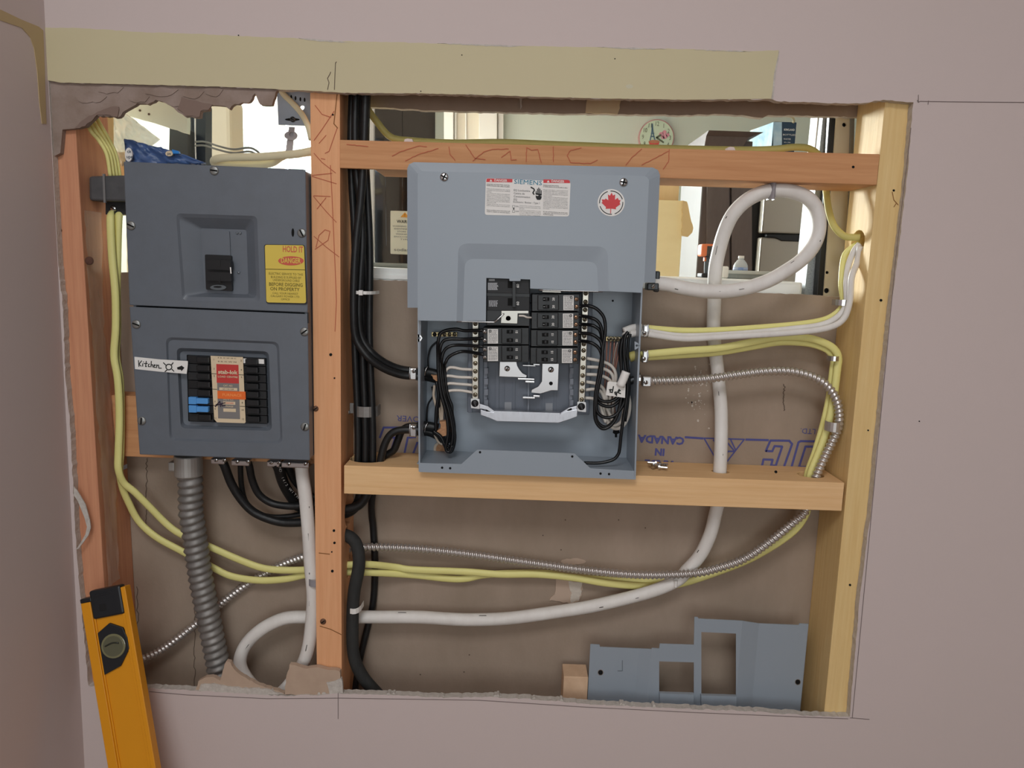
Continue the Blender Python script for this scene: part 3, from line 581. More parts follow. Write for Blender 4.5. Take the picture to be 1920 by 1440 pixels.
for i, s in enumerate(('EQ Loadcentre', 'Centre de', 'Consommation', 'EQ')): lt(s, 432, 250+i*40, 24, GREYINK, None, .0, align='LEFT')
lt('Enclosure / Boitier : Type 1', 600, 410, 22, GREYINK, 340)
lt('ON', 475, 460, 18, GREYINK); lt('OFF', 478, 524, 18, GREYINK)
for b in (445, 510): band([(415, b), (448, b), (448, b+28), (415, b+28)], GREYINK, .0001); band([(419, b+4), (444, b+4), (444, b+24), (419, b+24)], WHITE, .0003)
band([(425, 480), (442, 480), (442, 500), (425, 500)], BLACKINK, .0002)
left = ['HAZARD OF ELECTRIC SHOCK,', 'EXPLOSION OR ARC FLASH.', '', 'Only use this equipment may only be', 'installed and serviced by qualified', 'personnel.', 'Turn off all power supply to this equipment', 'before working on or inside the equipment.', 'Always use a properly rated voltage', 'sensing device to confirm power is off.', 'Appropriate personal protective equipment', '(PPE) must be worn. See NFPA 70E for', 'information on PPE.', 'Replace all devices, doors and covers', 'before turning on power to this equipment.', '', '', 'Failure to follow these instructions will', 'result in death or serious injury.']
for i, s in enumerate(left):
    if s: lt(s, 84, 172+i*19.6, 11, BLACKINK if i < 2 or i > 15 else GREYINK, 300 if i not in (2, 5, 12) else None, .01 if i < 2 or i > 15 else 0, align='LEFT')
right = ['RISQUE D ELECTROCUTION,', 'D EXPLOSION OU D ECLAIR D ARC.', '', 'Ne pas entretenir, seul le personnel', 'qualifie peut effectuer l installation et', 'l entretien de cet equipement.', 'Coupez toute alimentation de cet appareil', 'avant d y travailler.', 'Utilisez toujours un dispositif de detection de', 'tension a valeur nominale appropriee pour', 's assurer que l alimentation est coupee.', 'L equipement de protection individuelle', '(EPI) approprie doit etre porte. Voir la norme', 'NFPA 70E pour les informations sur les EPI.', 'Replacez tous les dispositifs, les portes et', 'les couvercles avant de mettre l appareil', 'sous tension.', '', 'Si ces precautions ne sont pas', 'respectees, cela entrainera la mort ou', 'des blessures graves.']
for i, s in enumerate(right):
    if s: lt(s, 812, 186+i*18.8, 11, BLACKINK if i < 2 or i > 17 else GREYINK, 315 if len(s) > 24 else None, .01 if i < 2 or i > 17 else 0, align='LEFT')
for i, s in enumerate(('Connect the conduit to load lines,', 'factory or bonded with jumper. See', 'label inside.', 'Produit de remplacement a la suite', 'd un montage doit egaler l original', 'ou etre conforme aux normes de', 'securite. Voir l interieur.')): lt(s, 505, 448+i*19.5, 10, GREYINK, 275 if i != 2 else None, align='LEFT')
stroke('shock_symbol', [[z8(655, 213), z8(690, 232), z8(700, 250), z8(680, 285), z8(695, 305)]], .0016, YL-.0003, BLACKINK, lb)
for a, b0, b1 in ((722, 262, 302), (740, 232, 302), (755, 218, 302), (771, 232, 302), (788, 252, 302)): band([(a-6, b0), (a+5, b0), (a+5, b1), (a-6, b1)], BLACKINK, .0002, 'shock_symbol')
band([(714, 290), (794, 300), (794, 318), (770, 322), (740, 310), (714, 306)], BLACKINK, .0002, 'shock_symbol'); band([(714, 318), (740, 326), (755, 318), (794, 330), (788, 360), (775, 375), (735, 374), (720, 350)], BLACKINK, .0002, 'shock_symbol')
rl = prism('maple_leaf_sticker', circ(1146, 380, 25.5, 36), YN-.0056, YN-.0048, WHITE, cov)
leaf = [(1693, 282), (1710, 320), (1738, 305), (1735, 375), (1770, 350), (1785, 378), (1808, 378), (1795, 415), (1806, 430), (1745, 475), (1750, 497), (1686, 488), (1684, 550), (1674, 550), (1676, 488), (1615, 490), (1620, 468), (1562, 412), (1575, 402), (1565, 370), (1605, 372), (1615, 358), (1650, 380), (1645, 305), (1670, 322)]
prism('maple_leaf', [z8(*p) for p in leaf], YN-.006, YN-.0054, REDINK, rl)
lines = []
for i in range(52):
    t = 2*math.pi*i/52
    if i % 13 < 11:
        cx, cy = 1146+21.8*math.cos(t), 380+21.8*math.sin(t); tx, ty = -math.sin(t), math.cos(t); lines.append([(cx-tx*.9, cy-ty*.9), (cx+tx*.9, cy+ty*.9)])
stroke('rim_lettering', lines, .0011, YN-.0059, BLACKINK, rl)
# ------------------------------------------------------------------ load centre: bus, breakers, wires
DG = mat('dark_grey_plastic', (100, 107, 118), .45); DG2 = mat('mid_grey_plastic', (122, 128, 138), .5); PLATE = mat('tin_plate', (190, 188, 188), .3, .9)
bus = prism('bus_base', [(878, 590), (1112, 546), (1105, 778), (876, 773)], .05, .07, DG, lc, bevel=.001)
for x0, x1, d in ((879, 886, .003), (899, 906, .004), (908, 914, .008), (930, 936, .003), (944, 946, .002), (963, 966, .003), (990, 993, .006), (1018, 1020, .003), (1040, 1043, .002), (1068, 1074, .008), (1098, 1104, .003)):
    prism('bus_rib', [(x0, 640), (x1, 640), (x1-1, 774), (x0-1, 774)], .05-d, .0505, DG2 if d > .004 else DG, bus)
for x in (907, 908): pass
for i in range(4): prism('bus_clip', [(908, 690+i*20), (915, 690+i*20), (915, 701+i*20), (908, 701+i*20)], .037, .05, DG2, bus); prism('bus_clip', [(1069, 690+i*20), (1075, 690+i*20), (1075, 701+i*20), (1069, 701+i*20)], .037, .05, DG2, bus)
prism('printed_block', [(946, 754), (959, 754), (959, 769), (946, 769)], .0496, .05, mat('grey_patch', (140, 144, 150), .5), bus); prism('printed_block', [(1023, 756), (1036, 756), (1036, 771), (1023, 771)], .0496, .05, MATS['grey_patch'], bus)
YW = .022
for (xt, yt, xb, yb, ys) in ((891.5, 601, 891, 750, [607, 623, 638, 653, 667, 681, 696, 711, 726, 740]), (1098.5, 543, 1090.5, 756, [550, 566, 581, 599, 614, 630, 645, 657, 672, 689, 704, 719, 733, 749])):
    nb = prism('neutral_bar', [(xt-5.6, yt), (xt+5.6, yt), (xb+5.6, yb), (xb-5.6, yb)], .03, .05, mat('tin_bar', (190, 184, 172), .35, .85), lc, bevel=.0006)
    for y in ys: screw(xt+(xb-xt)*(y-yt)/(yb-yt), y, .03, .0034, nb, mat('brassy_screw', (150, 140, 118), .4, .9), mat('screw_slot', (40, 34, 30), .8))
    pl_ = prism('bar_end_plate', qloop([(xb-8, yb-3), (xb+8, yb-2), (xb+8.5, yb+17), (xb-8, yb+15)], 2), .0255, .028, CHROME, nb); screw(xb-.5, yb+6, .0255, .0054, nb, BLK, MATS['worn_black'], rot=1.2, d=.004)
st = prism('neutral_strap', [(901, 768), (914, 772), (926, 773), (1050, 777), (1062, 771), (1083, 768), (1082, 781), (1066, 787), (1047, 793), (932, 790), (918, 784), (901, 778)], .022, .0245, ALU, lc, bevel=.0005)
prism('strap_fold', [(926, 770.5), (1050, 774.5), (1050, 778), (926, 774)], .0215, .036, ALU, st); prism('strap_arm', [(899, 757), (915, 762), (928, 771), (924, 776), (912, 768), (899, 766)], .0235, .0275, ALU, st, bevel=.0005); prism('strap_arm', [(1082, 761), (1066, 765), (1050, 775), (1056, 781), (1068, 772), (1082, 771)], .0235, .0275, ALU, st, bevel=.0005)
prism('strap_slot', [(912, 768), (920, 772), (918, 775), (910, 771)], .0232, .0236, MATS['hole_shade'], st); prism('strap_slot', [(1063, 769), (1071, 765), (1073, 768), (1065, 772)], .0232, .0236, MATS['hole_shade'], st)
p1 = prism('bus_stab_plate', [(937, 676), (968, 676), (970, 686), (974, 693), (980, 700), (988, 704), (987, 708), (936, 706)], .034, .0365, PLATE, lc, bevel=.0004); screw(951, 691, .034, .0042, p1, CHROME)
p2 = prism('bus_stab_plate', [(1017, 678), (1048, 679), (1046, 732), (1034, 732), (1014, 738), (996, 736), (997, 731), (1009, 725), (1016, 715)], .034, .0365, PLATE, lc, bevel=.0004); screw(1033, 693, .034, .0044, p2, CHROME); prism('plate_hole', circ(1033, 719, 3.6, 12), .0335, .0342, MATS['hole_shade'], p2)
for (a0, b0, a1, b1) in ((980, 684, 1004, 687), (1000, 682, 1012, 685), (971, 709, 1002, 713), (985, 714, 1002, 718), (980, 744, 1003, 748), (1000, 741, 1012, 745)): pbox('bus_finger', a0, b0, a1, b1, .03, .046, CHROME, lc, .0004)
YK = .008                                               # breaker faces
def breaker(loop, labx, hx, nx, tx, num, rows_, rot, name='breaker'):
    (x0, y0), (x1, _), (_, y1) = loop
    b = prism(name, [(x0, y0+.6), (x1, y0+.6), (x1, y1-.6), (x0, y1-.6)], YK, .05, BLK, lc, bevel=.0008)
    prism('breaker_step', [(min(hx, nx)-16, y0+2), (max(hx, nx)+10, y0+2), (max(hx, nx)+10, y1-2), (min(hx, nx)-16, y1-2)], YK-.004, YK, BLK, b, bevel=.001)
    lb_ = prism('breaker_label', [(labx-9.7, y0+3), (labx+9.7, y0+3), (labx+9.7, y1-2.5), (labx-9.7, y1-2.5)], YK-.0006, YK, WHITE, b)
    n = 9
    rr = random.Random(int(y0*7+x0)); L = []
    for i in range(n):
        yy = y0+5.5+(y1-y0-10.5)*i/(n-1); a = labx-8
        while a < labx+7: w = rr.uniform(1, 4); L.append([(a, yy), (min(a+w, labx+8), yy)]); a += w+rr.uniform(.6, 1.4)
    stroke('label_lettering', L, .0008, YK-.0009, GREYINK, lb_); sx = 1 if rot > 0 else -1
    stroke('label_logo', [[(labx+5*sx-1.6, y0+5), (labx+5*sx+1.6, y0+5), (labx+5*sx+1.6, y0+8.5), (labx+5*sx-1.6, y0+8.5), (labx+5*sx-1.6, y0+5)]], .0009, YK-.001, BLACKINK, lb_)
    for yy in rows_:
        t = prism('toggle_slot', [(hx-6, yy-3.4), (hx+6, yy-3.4), (hx+6, yy+3.4), (hx-6, yy+3.4)], YK-.0045, YK-.0039, MATS['hole_shade'], b)
        prism('toggle', [(hx-1.5, yy-2.8), (hx+3, yy-2.8), (hx+3, yy+2.8), (hx-1.5, yy+2.8)], YK-.012, YK-.004, BLK2, t, bevel=.0006)
        text('lettering', num, nx, yy, YK-.0044, 4.2, WHITE, b, rot=rot, bold=.02)
        prism('toggle_tick', [(hx-5, yy-.7), (hx-2, yy-.7), (hx-2, yy+.7), (hx-5, yy+.7)], YK-.0049, YK-.0045, mat('tick_grey', (150, 150, 150), .5), b) if num == '20' else None
        tb = prism('terminal_well', circ(tx, yy, 4.6, 12), YK-.0005, YK+.0002, BLK2, b); screw(tx, yy, YK-.0003, .0028, b, CHROME if rot < 0 else mat('coppery_screw', (198, 160, 130), .35, .9), MATS['screw_slot'], n=10)
    stroke('moulding_line', [[(x0+4 if rot > 0 else x1-4, (y0+y1)/2), (hx-14 if rot > 0 else hx+16, (y0+y1)/2)]], .0006, YK-.0003, BLK2, b)
    return b
for y0, y1, ra in ((614, 646.5, (622, 638)), (647, 679.5, (655, 670))): breaker([(906, y0), (992, y0), (992, y1)], 924, 956, 968.5, 909, '15', ra, -math.pi/2)
for i, (y0, y1, num) in enumerate(((551, 584, '20'), (585, 617, '20'), (618, 650, '15'), (651, 683, '15'))):
    d = -i*.9; h = y1-y0
    breaker([(997+d, y0), (1087+d, y0), (1087+d, y1)], 1066+d, 1024+d, 1038+d, 1081+d, num, (y0+h*.3, y0+h*.73), math.pi/2)
m2 = prism('double_breaker', [(912, 519), (994, 522), (993, 612), (912, 610)], YK-.004, .05, BLK, lc, bevel=.0008)
for y in (532, 565):
    prism('breaker_pole', [(913, y-10), (993, y-8), (993, y+19), (913, y+17)], YK-.006, YK-.0038, BLK2, m2, bevel=.0008); prism('toggle_slot', [(952, y-6), (963, y-6), (963, y+8), (952, y+8)], YK-.0066, YK-.0058, MATS['hole_shade'], m2); text('lettering', '60', 971, y+4, YK-.0064, 5, WHITE, m2, rot=math.pi/2, bold=.02)
prism('toggle_bar', [(961, 528), (966, 528), (966, 577), (961, 577)], YK-.014, YK-.006, BLK, m2, bevel=.001); prism('toggle_bar_edge', [(965, 530), (966.4, 530), (966.4, 575), (965, 575)], YK-.0146, YK-.0138, BLK, m2)
rr = random.Random(5); L = []
for y in (524, 526): L.append([(917, y), (926+rr.uniform(0, 2), y)])
for y in range(531, 545, 2):
    a = 915
    while a < 932: w = rr.uniform(1, 3.5); L.append([(a, y), (a+w, y)]); a += w+.9
for y in range(564, 576, 2):
    a = 917
    while a < 932: w = rr.uniform(1, 2.5); L.append([(a, y), (a+w, y)]); a += w+1.6
stroke('lettering', L, .0009, YK-.0064, mat('grey_white_print', (190, 192, 196), .6), m2)
prism('latch_tab', qloop([(955, 521), (976, 521), (976, 527), (955, 527)], 2), YN-.004, YN+.006, PGREY, cov, bevel=.0008)
hd = prism('hold_down_bracket', [(940, 583), (991, 583), (991, 588), (971, 588), (970, 607), (939, 606)], .0, .0025, mat('satin_steel', (196, 194, 186), .4, .7), lc, holes=[circ(953, 597, 4.4, 12)], bevel=.0005); prism('bracket_hole', circ(953, 597, 5, 12), .004, .005, MATS['hole_shade'], hd)
tube('retaining_rod', [(856, 602.5, -.002), (920, 604, -.002), (928, 603, -.003), (934, 598, -.004), (945, 588, -.002)], .0011, CHROME, lc, 8)
tube('retaining_rod', [(1010, 543.5, -.001), (1070, 545, -.001), (1130, 546.5, -.001)], .0013, CHROME, lc, 8); pbox('hold_down_bracket', 1017, 541, 1052, 549, .002, .006, MATS['satin_steel'], lc, .0004)
tube('white_wire', [(973, 592, .0), (982, 592.5, -.001), (988, 595, .0), (996, 595.5, .006)], .0014, WWIRE, lc, 8)
# ground bars
for a0, a1, y, n in ((809, 857, 627, 5), (1136, 1167, 635.5, 4)):
    gb = prism('ground_bar', [(a0, y-4), (a1, y-3.5), (a1, y+4), (a0, y+3.8)], .055, .066, mat('brass_bar', (186, 168, 124), .35, .9), lc, bevel=.0005); prism('bar_foot', [(a0+2, y-2), (a1-2, y-2), (a1-2, y+2), (a0+2, y+2)], .066, YBX+.0005, BLK2, gb)
    for i in range(n): screw(a0+6+(a1-a0-11)*i/(n-1), y, .055, .0032, gb, BLK if (i == 0 and n == 5) else MATS['brassy_screw'], MATS['screw_slot'])
def bw(pts, r=.0024, m=None, name='black_wire'): return tube(name, pts, r, m or BWIRE, lc, 8, 5)
Z = lambda pts, y: [(a, b, y) for a, b in pts]
down = [[(821, 665), (822, 700), (826, 735), (834, 765), (839, 790), (840, 815), (836, 838), (838, 846), (843, 846), (848, 835)],
        [(825, 670), (826, 700), (831, 735), (840, 765), (846, 790), (849, 815), (845, 838), (838, 843), (833, 832), (826, 818), (812, 808)],
        [(829, 690), (831, 715), (836, 745), (844, 768), (850, 795), (853, 820), (849, 842), (842, 848), (835, 838), (827, 822), (812, 810)],
        [(834, 690), (836, 720), (841, 745), (847, 760), (848, 775), (852, 800), (851, 825), (846, 836), (838, 834), (829, 818), (812, 806)]]
starts = [[(908, 619), (872, 620), (855, 617), (835, 620), (825, 627), (821, 645)], [(908, 634), (872, 636), (842, 636), (830, 641), (825, 655)], [(908, 650), (860, 647), (842, 650), (832, 659), (828, 675)], [(908, 665), (872, 659), (855, 662), (841, 670), (835, 681)]]
for i, (s, d) in enumerate(zip(starts, down)): bw([(p[0], p[1], .012 if j == 0 else .02+.004*i) for j, p in enumerate(s)]+[(p[0], p[1], .026+.004*i) for p in d])
bw(Z([(818, 715), (822, 740), (818, 770), (817, 800), (818, 815), (826, 818)], .034)); bw(Z([(826, 700), (829, 740), (838, 775), (844, 800), (843, 825), (836, 832)], .046)); bw(Z([(815, 707), (822, 712), (826, 730), (823, 760), (818, 790), (812, 800)], .05))
bw(Z([(820, 640), (808, 652), (803, 670), (803, 690)], .07), .0014); bw(Z([(810, 725), (812, 742), (803, 758), (800, 780), (801, 800)], .07), .0014)
WWD = mat('aged_white_wire', (206, 188, 168), .5)
def ww(pts, y=.04, r=.0022, m=None): return bw(Z(pts, y), r, m or WWIRE, 'white_wire')
for p in ([(886, 693), (866, 692), (850, 689), (841, 690), (835, 697), (832, 712)], [(886, 708), (860, 707), (845, 705), (835, 706), (830, 716)], [(886, 722), (860, 720), (842, 719), (832, 724)], [(886, 736), (876, 734), (860, 732), (842, 733), (834, 740)]): ww(p)
for p in ([(815, 722), (813, 740), (816, 755), (819, 765)], [(827, 725), (826, 745), (829, 765), (829, 790)], [(830, 735), (834, 765), (839, 790)], [(821, 745), (824, 770), (827, 795)], [(820, 818), (828, 826), (838, 832)], [(815, 815), (822, 828), (830, 833)]): ww(p, .05, .0021, WWD)
# cable sheaths entering
def sheath(pts, r, m=BLKC): return tube('cable_sheath', pts, r, m, lc, 10, 5)
sheath([(783, 699, .05), (800, 698, .05), (820, 703, .048), (830, 712, .045)], .0075); sheath([(783, 706, .058), (800, 706, .058), (818, 710, .055)], .007); sheath([(783, 800, .05), (800, 799, .05), (822, 803, .05)], .0075); sheath([(783, 808, .056), (805, 809, .056), (824, 818, .055), (830, 828, .055)], .0075)
BRN = mat('stripped_paper_filler', (196, 150, 112), .9, n=((300,)*3, .7, (166, 116, 84)), bump=((300,)*3, .6))
prism('paper_filler', rough([(808, 703), (826, 705), (824, 719), (816, 713)], 4, 1.2, 1), .034, .046, BRN, lc); prism('paper_filler', rough([(824, 791), (838, 788), (842, 800), (842, 815), (832, 818), (822, 814), (817, 810), (826, 804)], 5, 1.5, 2), .033, .046, BRN, lc)
kn = cyl('knockout_ring', W(828, 842, YBX-.003), .0125, .003, WWD, lc, 'y', 24); cyl('knockout_disc', W(828, 842, YBX-.0036), .009, .001, BRN, kn, 'y', 20)
# wires on the other side
R_ = [[(1085, 575), (1100, 573), (1115, 577), (1126, 586), (1133, 598), (1135, 619), (1132, 644), (1128, 672), (1124, 697), (1117, 735), (1115, 765), (1116, 785), (1122, 798), (1132, 804), (1146, 797), (1157, 779), (1165, 747), (1167, 722), (1165, 685), (1164, 655), (1169, 633), (1178, 624)],
      [(1085, 592), (1105, 595), (1119, 601), (1127, 613), (1130, 637), (1128, 670), (1122, 705), (1119, 735), (1122, 747), (1130, 752), (1142, 753), (1155, 747), (1166, 735), (1172, 715)],
      [(1085, 608), (1105, 609), (1117, 613), (1126, 623), (1129, 650), (1126, 690), (1119, 725), (1118, 748), (1128, 759), (1146, 762), (1161, 752), (1172, 740), (1175, 720)],
      [(1084, 625), (1105, 626), (1117, 631), (1127, 642), (1130, 665), (1127, 700), (1120, 735), (1118, 765), (1126, 779), (1140, 783), (1155, 777), (1170, 755), (1173, 730)],
      [(1084, 639), (1102, 641), (1115, 646), (1125, 657), (1129, 676), (1126, 705), (1118, 735), (1116, 760), (1118, 785), (1126, 797), (1138, 800), (1152, 787), (1162, 765), (1168, 735)]]
for i, s in enumerate(R_): bw([(p[0], p[1], .012 if j == 0 else .02+.005*(i % 3)) for j, p in enumerate(s)], .0025)
bw(Z([(1178, 622), (1172, 632), (1170, 660), (1173, 690), (1177, 720), (1174, 755), (1168, 790), (1164, 820), (1162, 840), (1159, 852), (1149, 862), (1125, 868), (1095, 868)], .016), .0025)
bw(Z([(1182, 626), (1178, 640), (1177, 680), (1180, 720), (1177, 755), (1172, 790)], .03), .0022); bw(Z([(1166, 635), (1162, 660), (1165, 690), (1170, 705)], .034), .0024)
for i, p in enumerate(([(1100, 672), (1121, 676), (1140, 682), (1151, 692), (1155, 706), (1152, 722), (1146, 735)], [(1100, 688), (1121, 689), (1138, 694), (1148, 703), (1150, 716), (1144, 728)], [(1099, 702), (1120, 703), (1134, 707), (1144, 714), (1146, 724)], [(1099, 716), (1117, 719), (1128, 725), (1134, 735), (1138, 750)], [(1098, 731), (1115, 730), (1126, 734), (1132, 745), (1140, 770), (1150, 790)], [(1097, 746), (1113, 748), (1124, 756), (1130, 775), (1136, 792)])): ww(p, .042, .0025)
for i, (cx, cy, rx, ry) in enumerate(((1156, 760, 25, 44), (1152, 762, 20, 36), (1157, 765, 22, 38), (1154, 758, 16, 42))):
    ww([(cx+rx*math.cos(t), cy+ry*math.sin(t)) for t in [-.9+j*.42 for j in range(12)]], .046+.005*i, .0026)
for p in ([(1134, 772), (1136, 745), (1142, 728)], [(1142, 785), (1143, 755), (1146, 735)], [(1149, 780), (1150, 755), (1154, 738)]): ww(p, .05, .0022)
for i, (a, b) in enumerate(((1138, 1136), (1145, 1141), (1152, 1148), (1158, 1150), (1164, 1153))): tube('ground_wire', Z([(a, 640), ((a+b)/2, 670), (b, 700), (b-3, 740), (b, 775)], .06), .0015, COPPER, lc, 6, 4)
ww([(1158, 640), (1152, 665), (1149, 690)], .058, .0013, mat('bare_tinned', (186, 176, 166), .4, .7))
sheath([(1203, 614, .045), (1192, 614, .045), (1182, 616, .044), (1170, 621, .04)], .0055, WHC); sheath([(1203, 620, .05), (1190, 620, .05), (1178, 624, .046), (1172, 630, .04)], .0055, WHC); sheath([(1203, 625, .04), (1192, 625, .04), (1183, 627, .04)], .005, WHC); sheath([(1200, 667, .045), (1190, 667, .045), (1180, 670, .045)], .0075, YELD); sheath([(1198, 712, .045), (1188, 712, .045), (1180, 715, .045)], .006, DARKM)
ft = prism('paper_flag_tag', [(1139, 717), (1142, 715), (1173, 719), (1172, 746), (1136, 741)], .008, .0086, WHITE, lc)
def z9(*p): return [(1080+a/6.264, 600+b/6.264) for a, b in p]
stroke('handwriting', [z9((392, 815), (400, 830)), z9((440, 780), (425, 855)), z9((432, 825), (408, 815), (400, 848), (428, 850)), z9((475, 845), (455, 850), (462, 875), (478, 855), (475, 890)), z9((490, 845), (520, 830), (505, 815), (488, 850), (525, 865))], .0016, .0076, BLACKINK, ft)
tube('paper_roll', [(1174, 697, .006), (1169, 710, .006), (1163, 724, .006)], .0062, WHITE, lc, 12, 3)
# clamps on the box sides
for px, py, y in ((776, 700, .05), (776, 806, .05)):
    a = clamp(lc, px, py, y, 14, 22, scr=((0, -.2),)); tube('clamp_jaw', [(px-7, py-11, y-.011), (px-8, py, y-.012), (px-7, py+11, y-.011)], .0012, CHROME, a, 6); tube('clamp_ring', [(px+15, py-12, y-.01), (px+17, py-2, y-.011), (px+14, py+12, y-.01)], .0012, CHROME, a, 6); tube('clamp_ring', [(px+26, py-13, y-.008), (px+22, py-6, y-.011), (px+20, py+4, y-.01)], .0012, CHROME, a, 6)
for px, py, y in ((1209, 620, .045), (1208, 668, .045)):
    a = clamp(lc, px, py, y, 11, 23, scr=((-.1, .2),)); tube('clamp_jaw', [(px+6, py-12, y-.011), (px+7, py, y-.012), (px+5, py+12, y-.011)], .0012, CHROME, a, 6)
a = clamp(lc, 1211, 714, .045, 17, 20, scr=((0, .15),)); cyl('locknut', W(1199, 712, .045), .012, -.003, CHROME, a, 'x', 16)
a = clamp(lc, 1222, 537, .03, 22, 14, DARKM, scr=((.1, 0),)); pbox('clamp_jaw', 1229, 508, 1236, 548, .022, .034, DARKM, a, .002)
# red crayon etc. done; spare cover
sp = thing('panel_cover', 'spare grey lower cover of the load centre with two cut-out windows, standing in the cavity', 'panel cover', Vector((W(1310, 1340, .05).x, .05, bp0)))
YQ = .055
zz = lambda px, py, y: W(px, py, y)
def sheet(name, loop, y0, m=PGREY, holes=(), par=sp, th=.0014): return prism(name, loop, y0, y0+th, m, par, holes=holes)
pbm = lambda px: (px, 1343+(px-1107)*.02)
def toz(loop):                                          # stretch the lowest points down to the plate
    return loop
def vert_sheet(name, top_pts, y_of, holes=()):
    """sheet folded along vertical lines: top_pts = [(px,py)], depth y_of[i]"""
    V = []; F = []
    for (a, b), y in zip(top_pts, y_of):
        p = W(a, b, y); V += [p, Vector((p.x, y, bp0))]
    n = len(top_pts)
    for i in range(n-1): F.append((2*i, 2*i+1, 2*i+3, 2*i+2))
    o = mk(name, V, F, PGREY, sp); s = o.modifiers.new('thick', 'SOLIDIFY'); s.thickness = .0014; s.offset = -1; return o
l_ = vert_sheet('cover_wing', [(1107, 1208), (1124, 1208.7), (1125, 1213), (1197, 1216), (1222, 1217)], (.05, .05, .05, .05, .042)); r_ = vert_sheet('cover_wing', [(1392, 1164), (1423, 1169), (1498, 1172), (1499, 1169), (1516, 1170)], (.042, .05, .05, .05, .05))
mid = [(1222, 1215), (1236, 1216), (1237, 1207), (1301, 1209), (1302, 1157), (1308, 1157), (1310, 1160), (1392, 1164)]
pm = xz(mid, .042); pz = [pm[-1][0], pm[0][0]]
V, F = solid([pm+[(pm[-1][0], bp0), (pm[0][0], bp0)], xz([(1236, 1240), (1301, 1242), (1301, 1300), (1236, 1298)], .042), xz([(1315, 1185), (1380, 1188), (1380, 1304), (1315, 1301)], .042)], .042, .0434)
md = mk('cover_centre', V, F, PGREY, sp)
prism('window_sill_fold', [(1237, 1300), (1301, 1302), (1301, 1340), (1237, 1338)], .036, .042, PGREY, md); prism('window_sill_fold', [(1315, 1304), (1381, 1306), (1381, 1342), (1315, 1340)], .036, .042, PGREY, md)
for px, py in ((1126, 1261), (1496, 1279)): prism('screw_hole', circ(px, py, 4.4, 12), .0494, .05, MATS['hole_shade'], l_ if px < 1200 else r_); prism('hole_rim', circ(px, py, 5.6, 14), .0497, .0502, CHROME, l_ if px < 1200 else r_)
stroke('pressed_line', [[(1167, 1238), (1167, 1258), (1158, 1258)]], .0008, .0494, mat('grey_line', (96, 102, 108), .5), l_)
# ================================================================== cables and fixings
def cable(name, pts, r, m, label, group=None, flat=1.0, n=10, sub=6, **k):
    return tag(tube(name, pts, r, m, None, n, sub, flat, **k), label, 'cable', group)
WCP = [(1226, 531, .03), (1240, 532, .03), (1255, 534, .029), (1285, 541, .026), (1320, 546, .023), (1360, 546, .022), (1400, 540, .022), (1440, 527, .024), (1475, 507, .027), (1505, 485, .032), (1527, 457, .038), (1536, 425, .039), (1531, 392, .038), (1512, 370, .035), (1482, 358.5, .033), (1452, 356.5, .0325), (1422, 364, .034), (1395, 380, .039), (1372, 405, .045), (1357, 437, .052), (1347, 475, .058), (1341, 512, .06), (1339, 560, .076), (1338, 613, .084), (1342, 667, .088), (1347, 713, .088), (1352, 763, .08), (1352, 813, .068), (1351, 860, .057), (1349, 900, .055), (1346, 940, .056), (1341, 965, .06), (1332, 1002, .068), (1313, 1040, .074), (1290, 1067, .076), (1267, 1090, .076), (1207, 1113, .076), (1107, 1137, .076), (973, 1157, .074), (890, 1162, .07), (773, 1157, .07), (673, 1157, .067), (620, 1157, .066), (580, 1157, .065), (533, 1160, .062), (490, 1180, .058), (460, 1210, .057), (450, 1243, .055), (463, 1273, .05), (490, 1300, .045), (515, 1306, .04), (540, 1286, .036), (566, 1248, .033), (581, 1200, .032), (587, 1127, .032), (583, 1060, .034), (578, 993, .038), (573, 930, .042), (567, 890, .044), (565, 868, .045)]
wc = cable('white_cable', WCP, .0102, WHC, 'thick white cable looping above and below from the new panel to the old one', n=12, wob=.03)
SCF = mat('jacket_scuff', (60, 56, 50), .8)
wpts = [(1268, 541, .017), (1300, 550, .013), (1350, 555, .0115), (1395, 550, .0115), (1450, 532, .0135), (1490, 500, .018), (1530, 450, .028), (1390, 377, .0445), (1373, 409, .0455), (1352, 470, .0475), (1334, 580, .0555), (1344, 640, .0595), (1350, 735, .055), (1348, 790, .05), (1355, 850, .0445), (1318, 1040, .064), (1240, 1106, .0655), (1190, 1115, .0655), (1120, 1140, .0655), (985, 1150, .0635), (900, 1168, .06), (760, 1150, .0535), (572, 905, .0315), (578, 950, .028), (583, 1010, .0255), (586, 1040, .023), (590, 1075, .0215), (585, 1130, .0215), (582, 1180, .0215), (575, 1215, .022), (455, 1205, .0465), (500, 1172, .0475)]
PC = catmull([W(*p) for p in WCP], 6)
for q, (a, b, y) in enumerate(wpts):
    if q % 3 == 1: continue
    p = W(a, b, y); k = min(range(1, len(PC)-1), key=lambda i: (PC[i]-p).length); t = (PC[k+1]-PC[k-1]).normalized(); f = (CAM-PC[k]); f = (f-t*f.dot(t)).normalized(); sd = t.cross(f)
    e = R.uniform(-.8, .8); c = PC[k]+(f*math.cos(e)+sd*math.sin(e))*.01035; L = R.uniform(.0012, .0075); w = sd*R.uniform(.0004, .0009)
    mk('jacket_scuff', [c-t*L-w*.3, c+t*L-w*.2, c+t*L*.9+w, c-t*L*.8+w], [(0, 1, 2, 3)], SCF, wc)
def zc(*p): return [(1290+a/6.261, 330+b/6.261) for a, b in p]
YELLS = ('yellow cable crossing higher behind the steel conduit, on its way to the new panel', 'yellow cable crossing lower behind the steel conduit, on its way to the new panel')
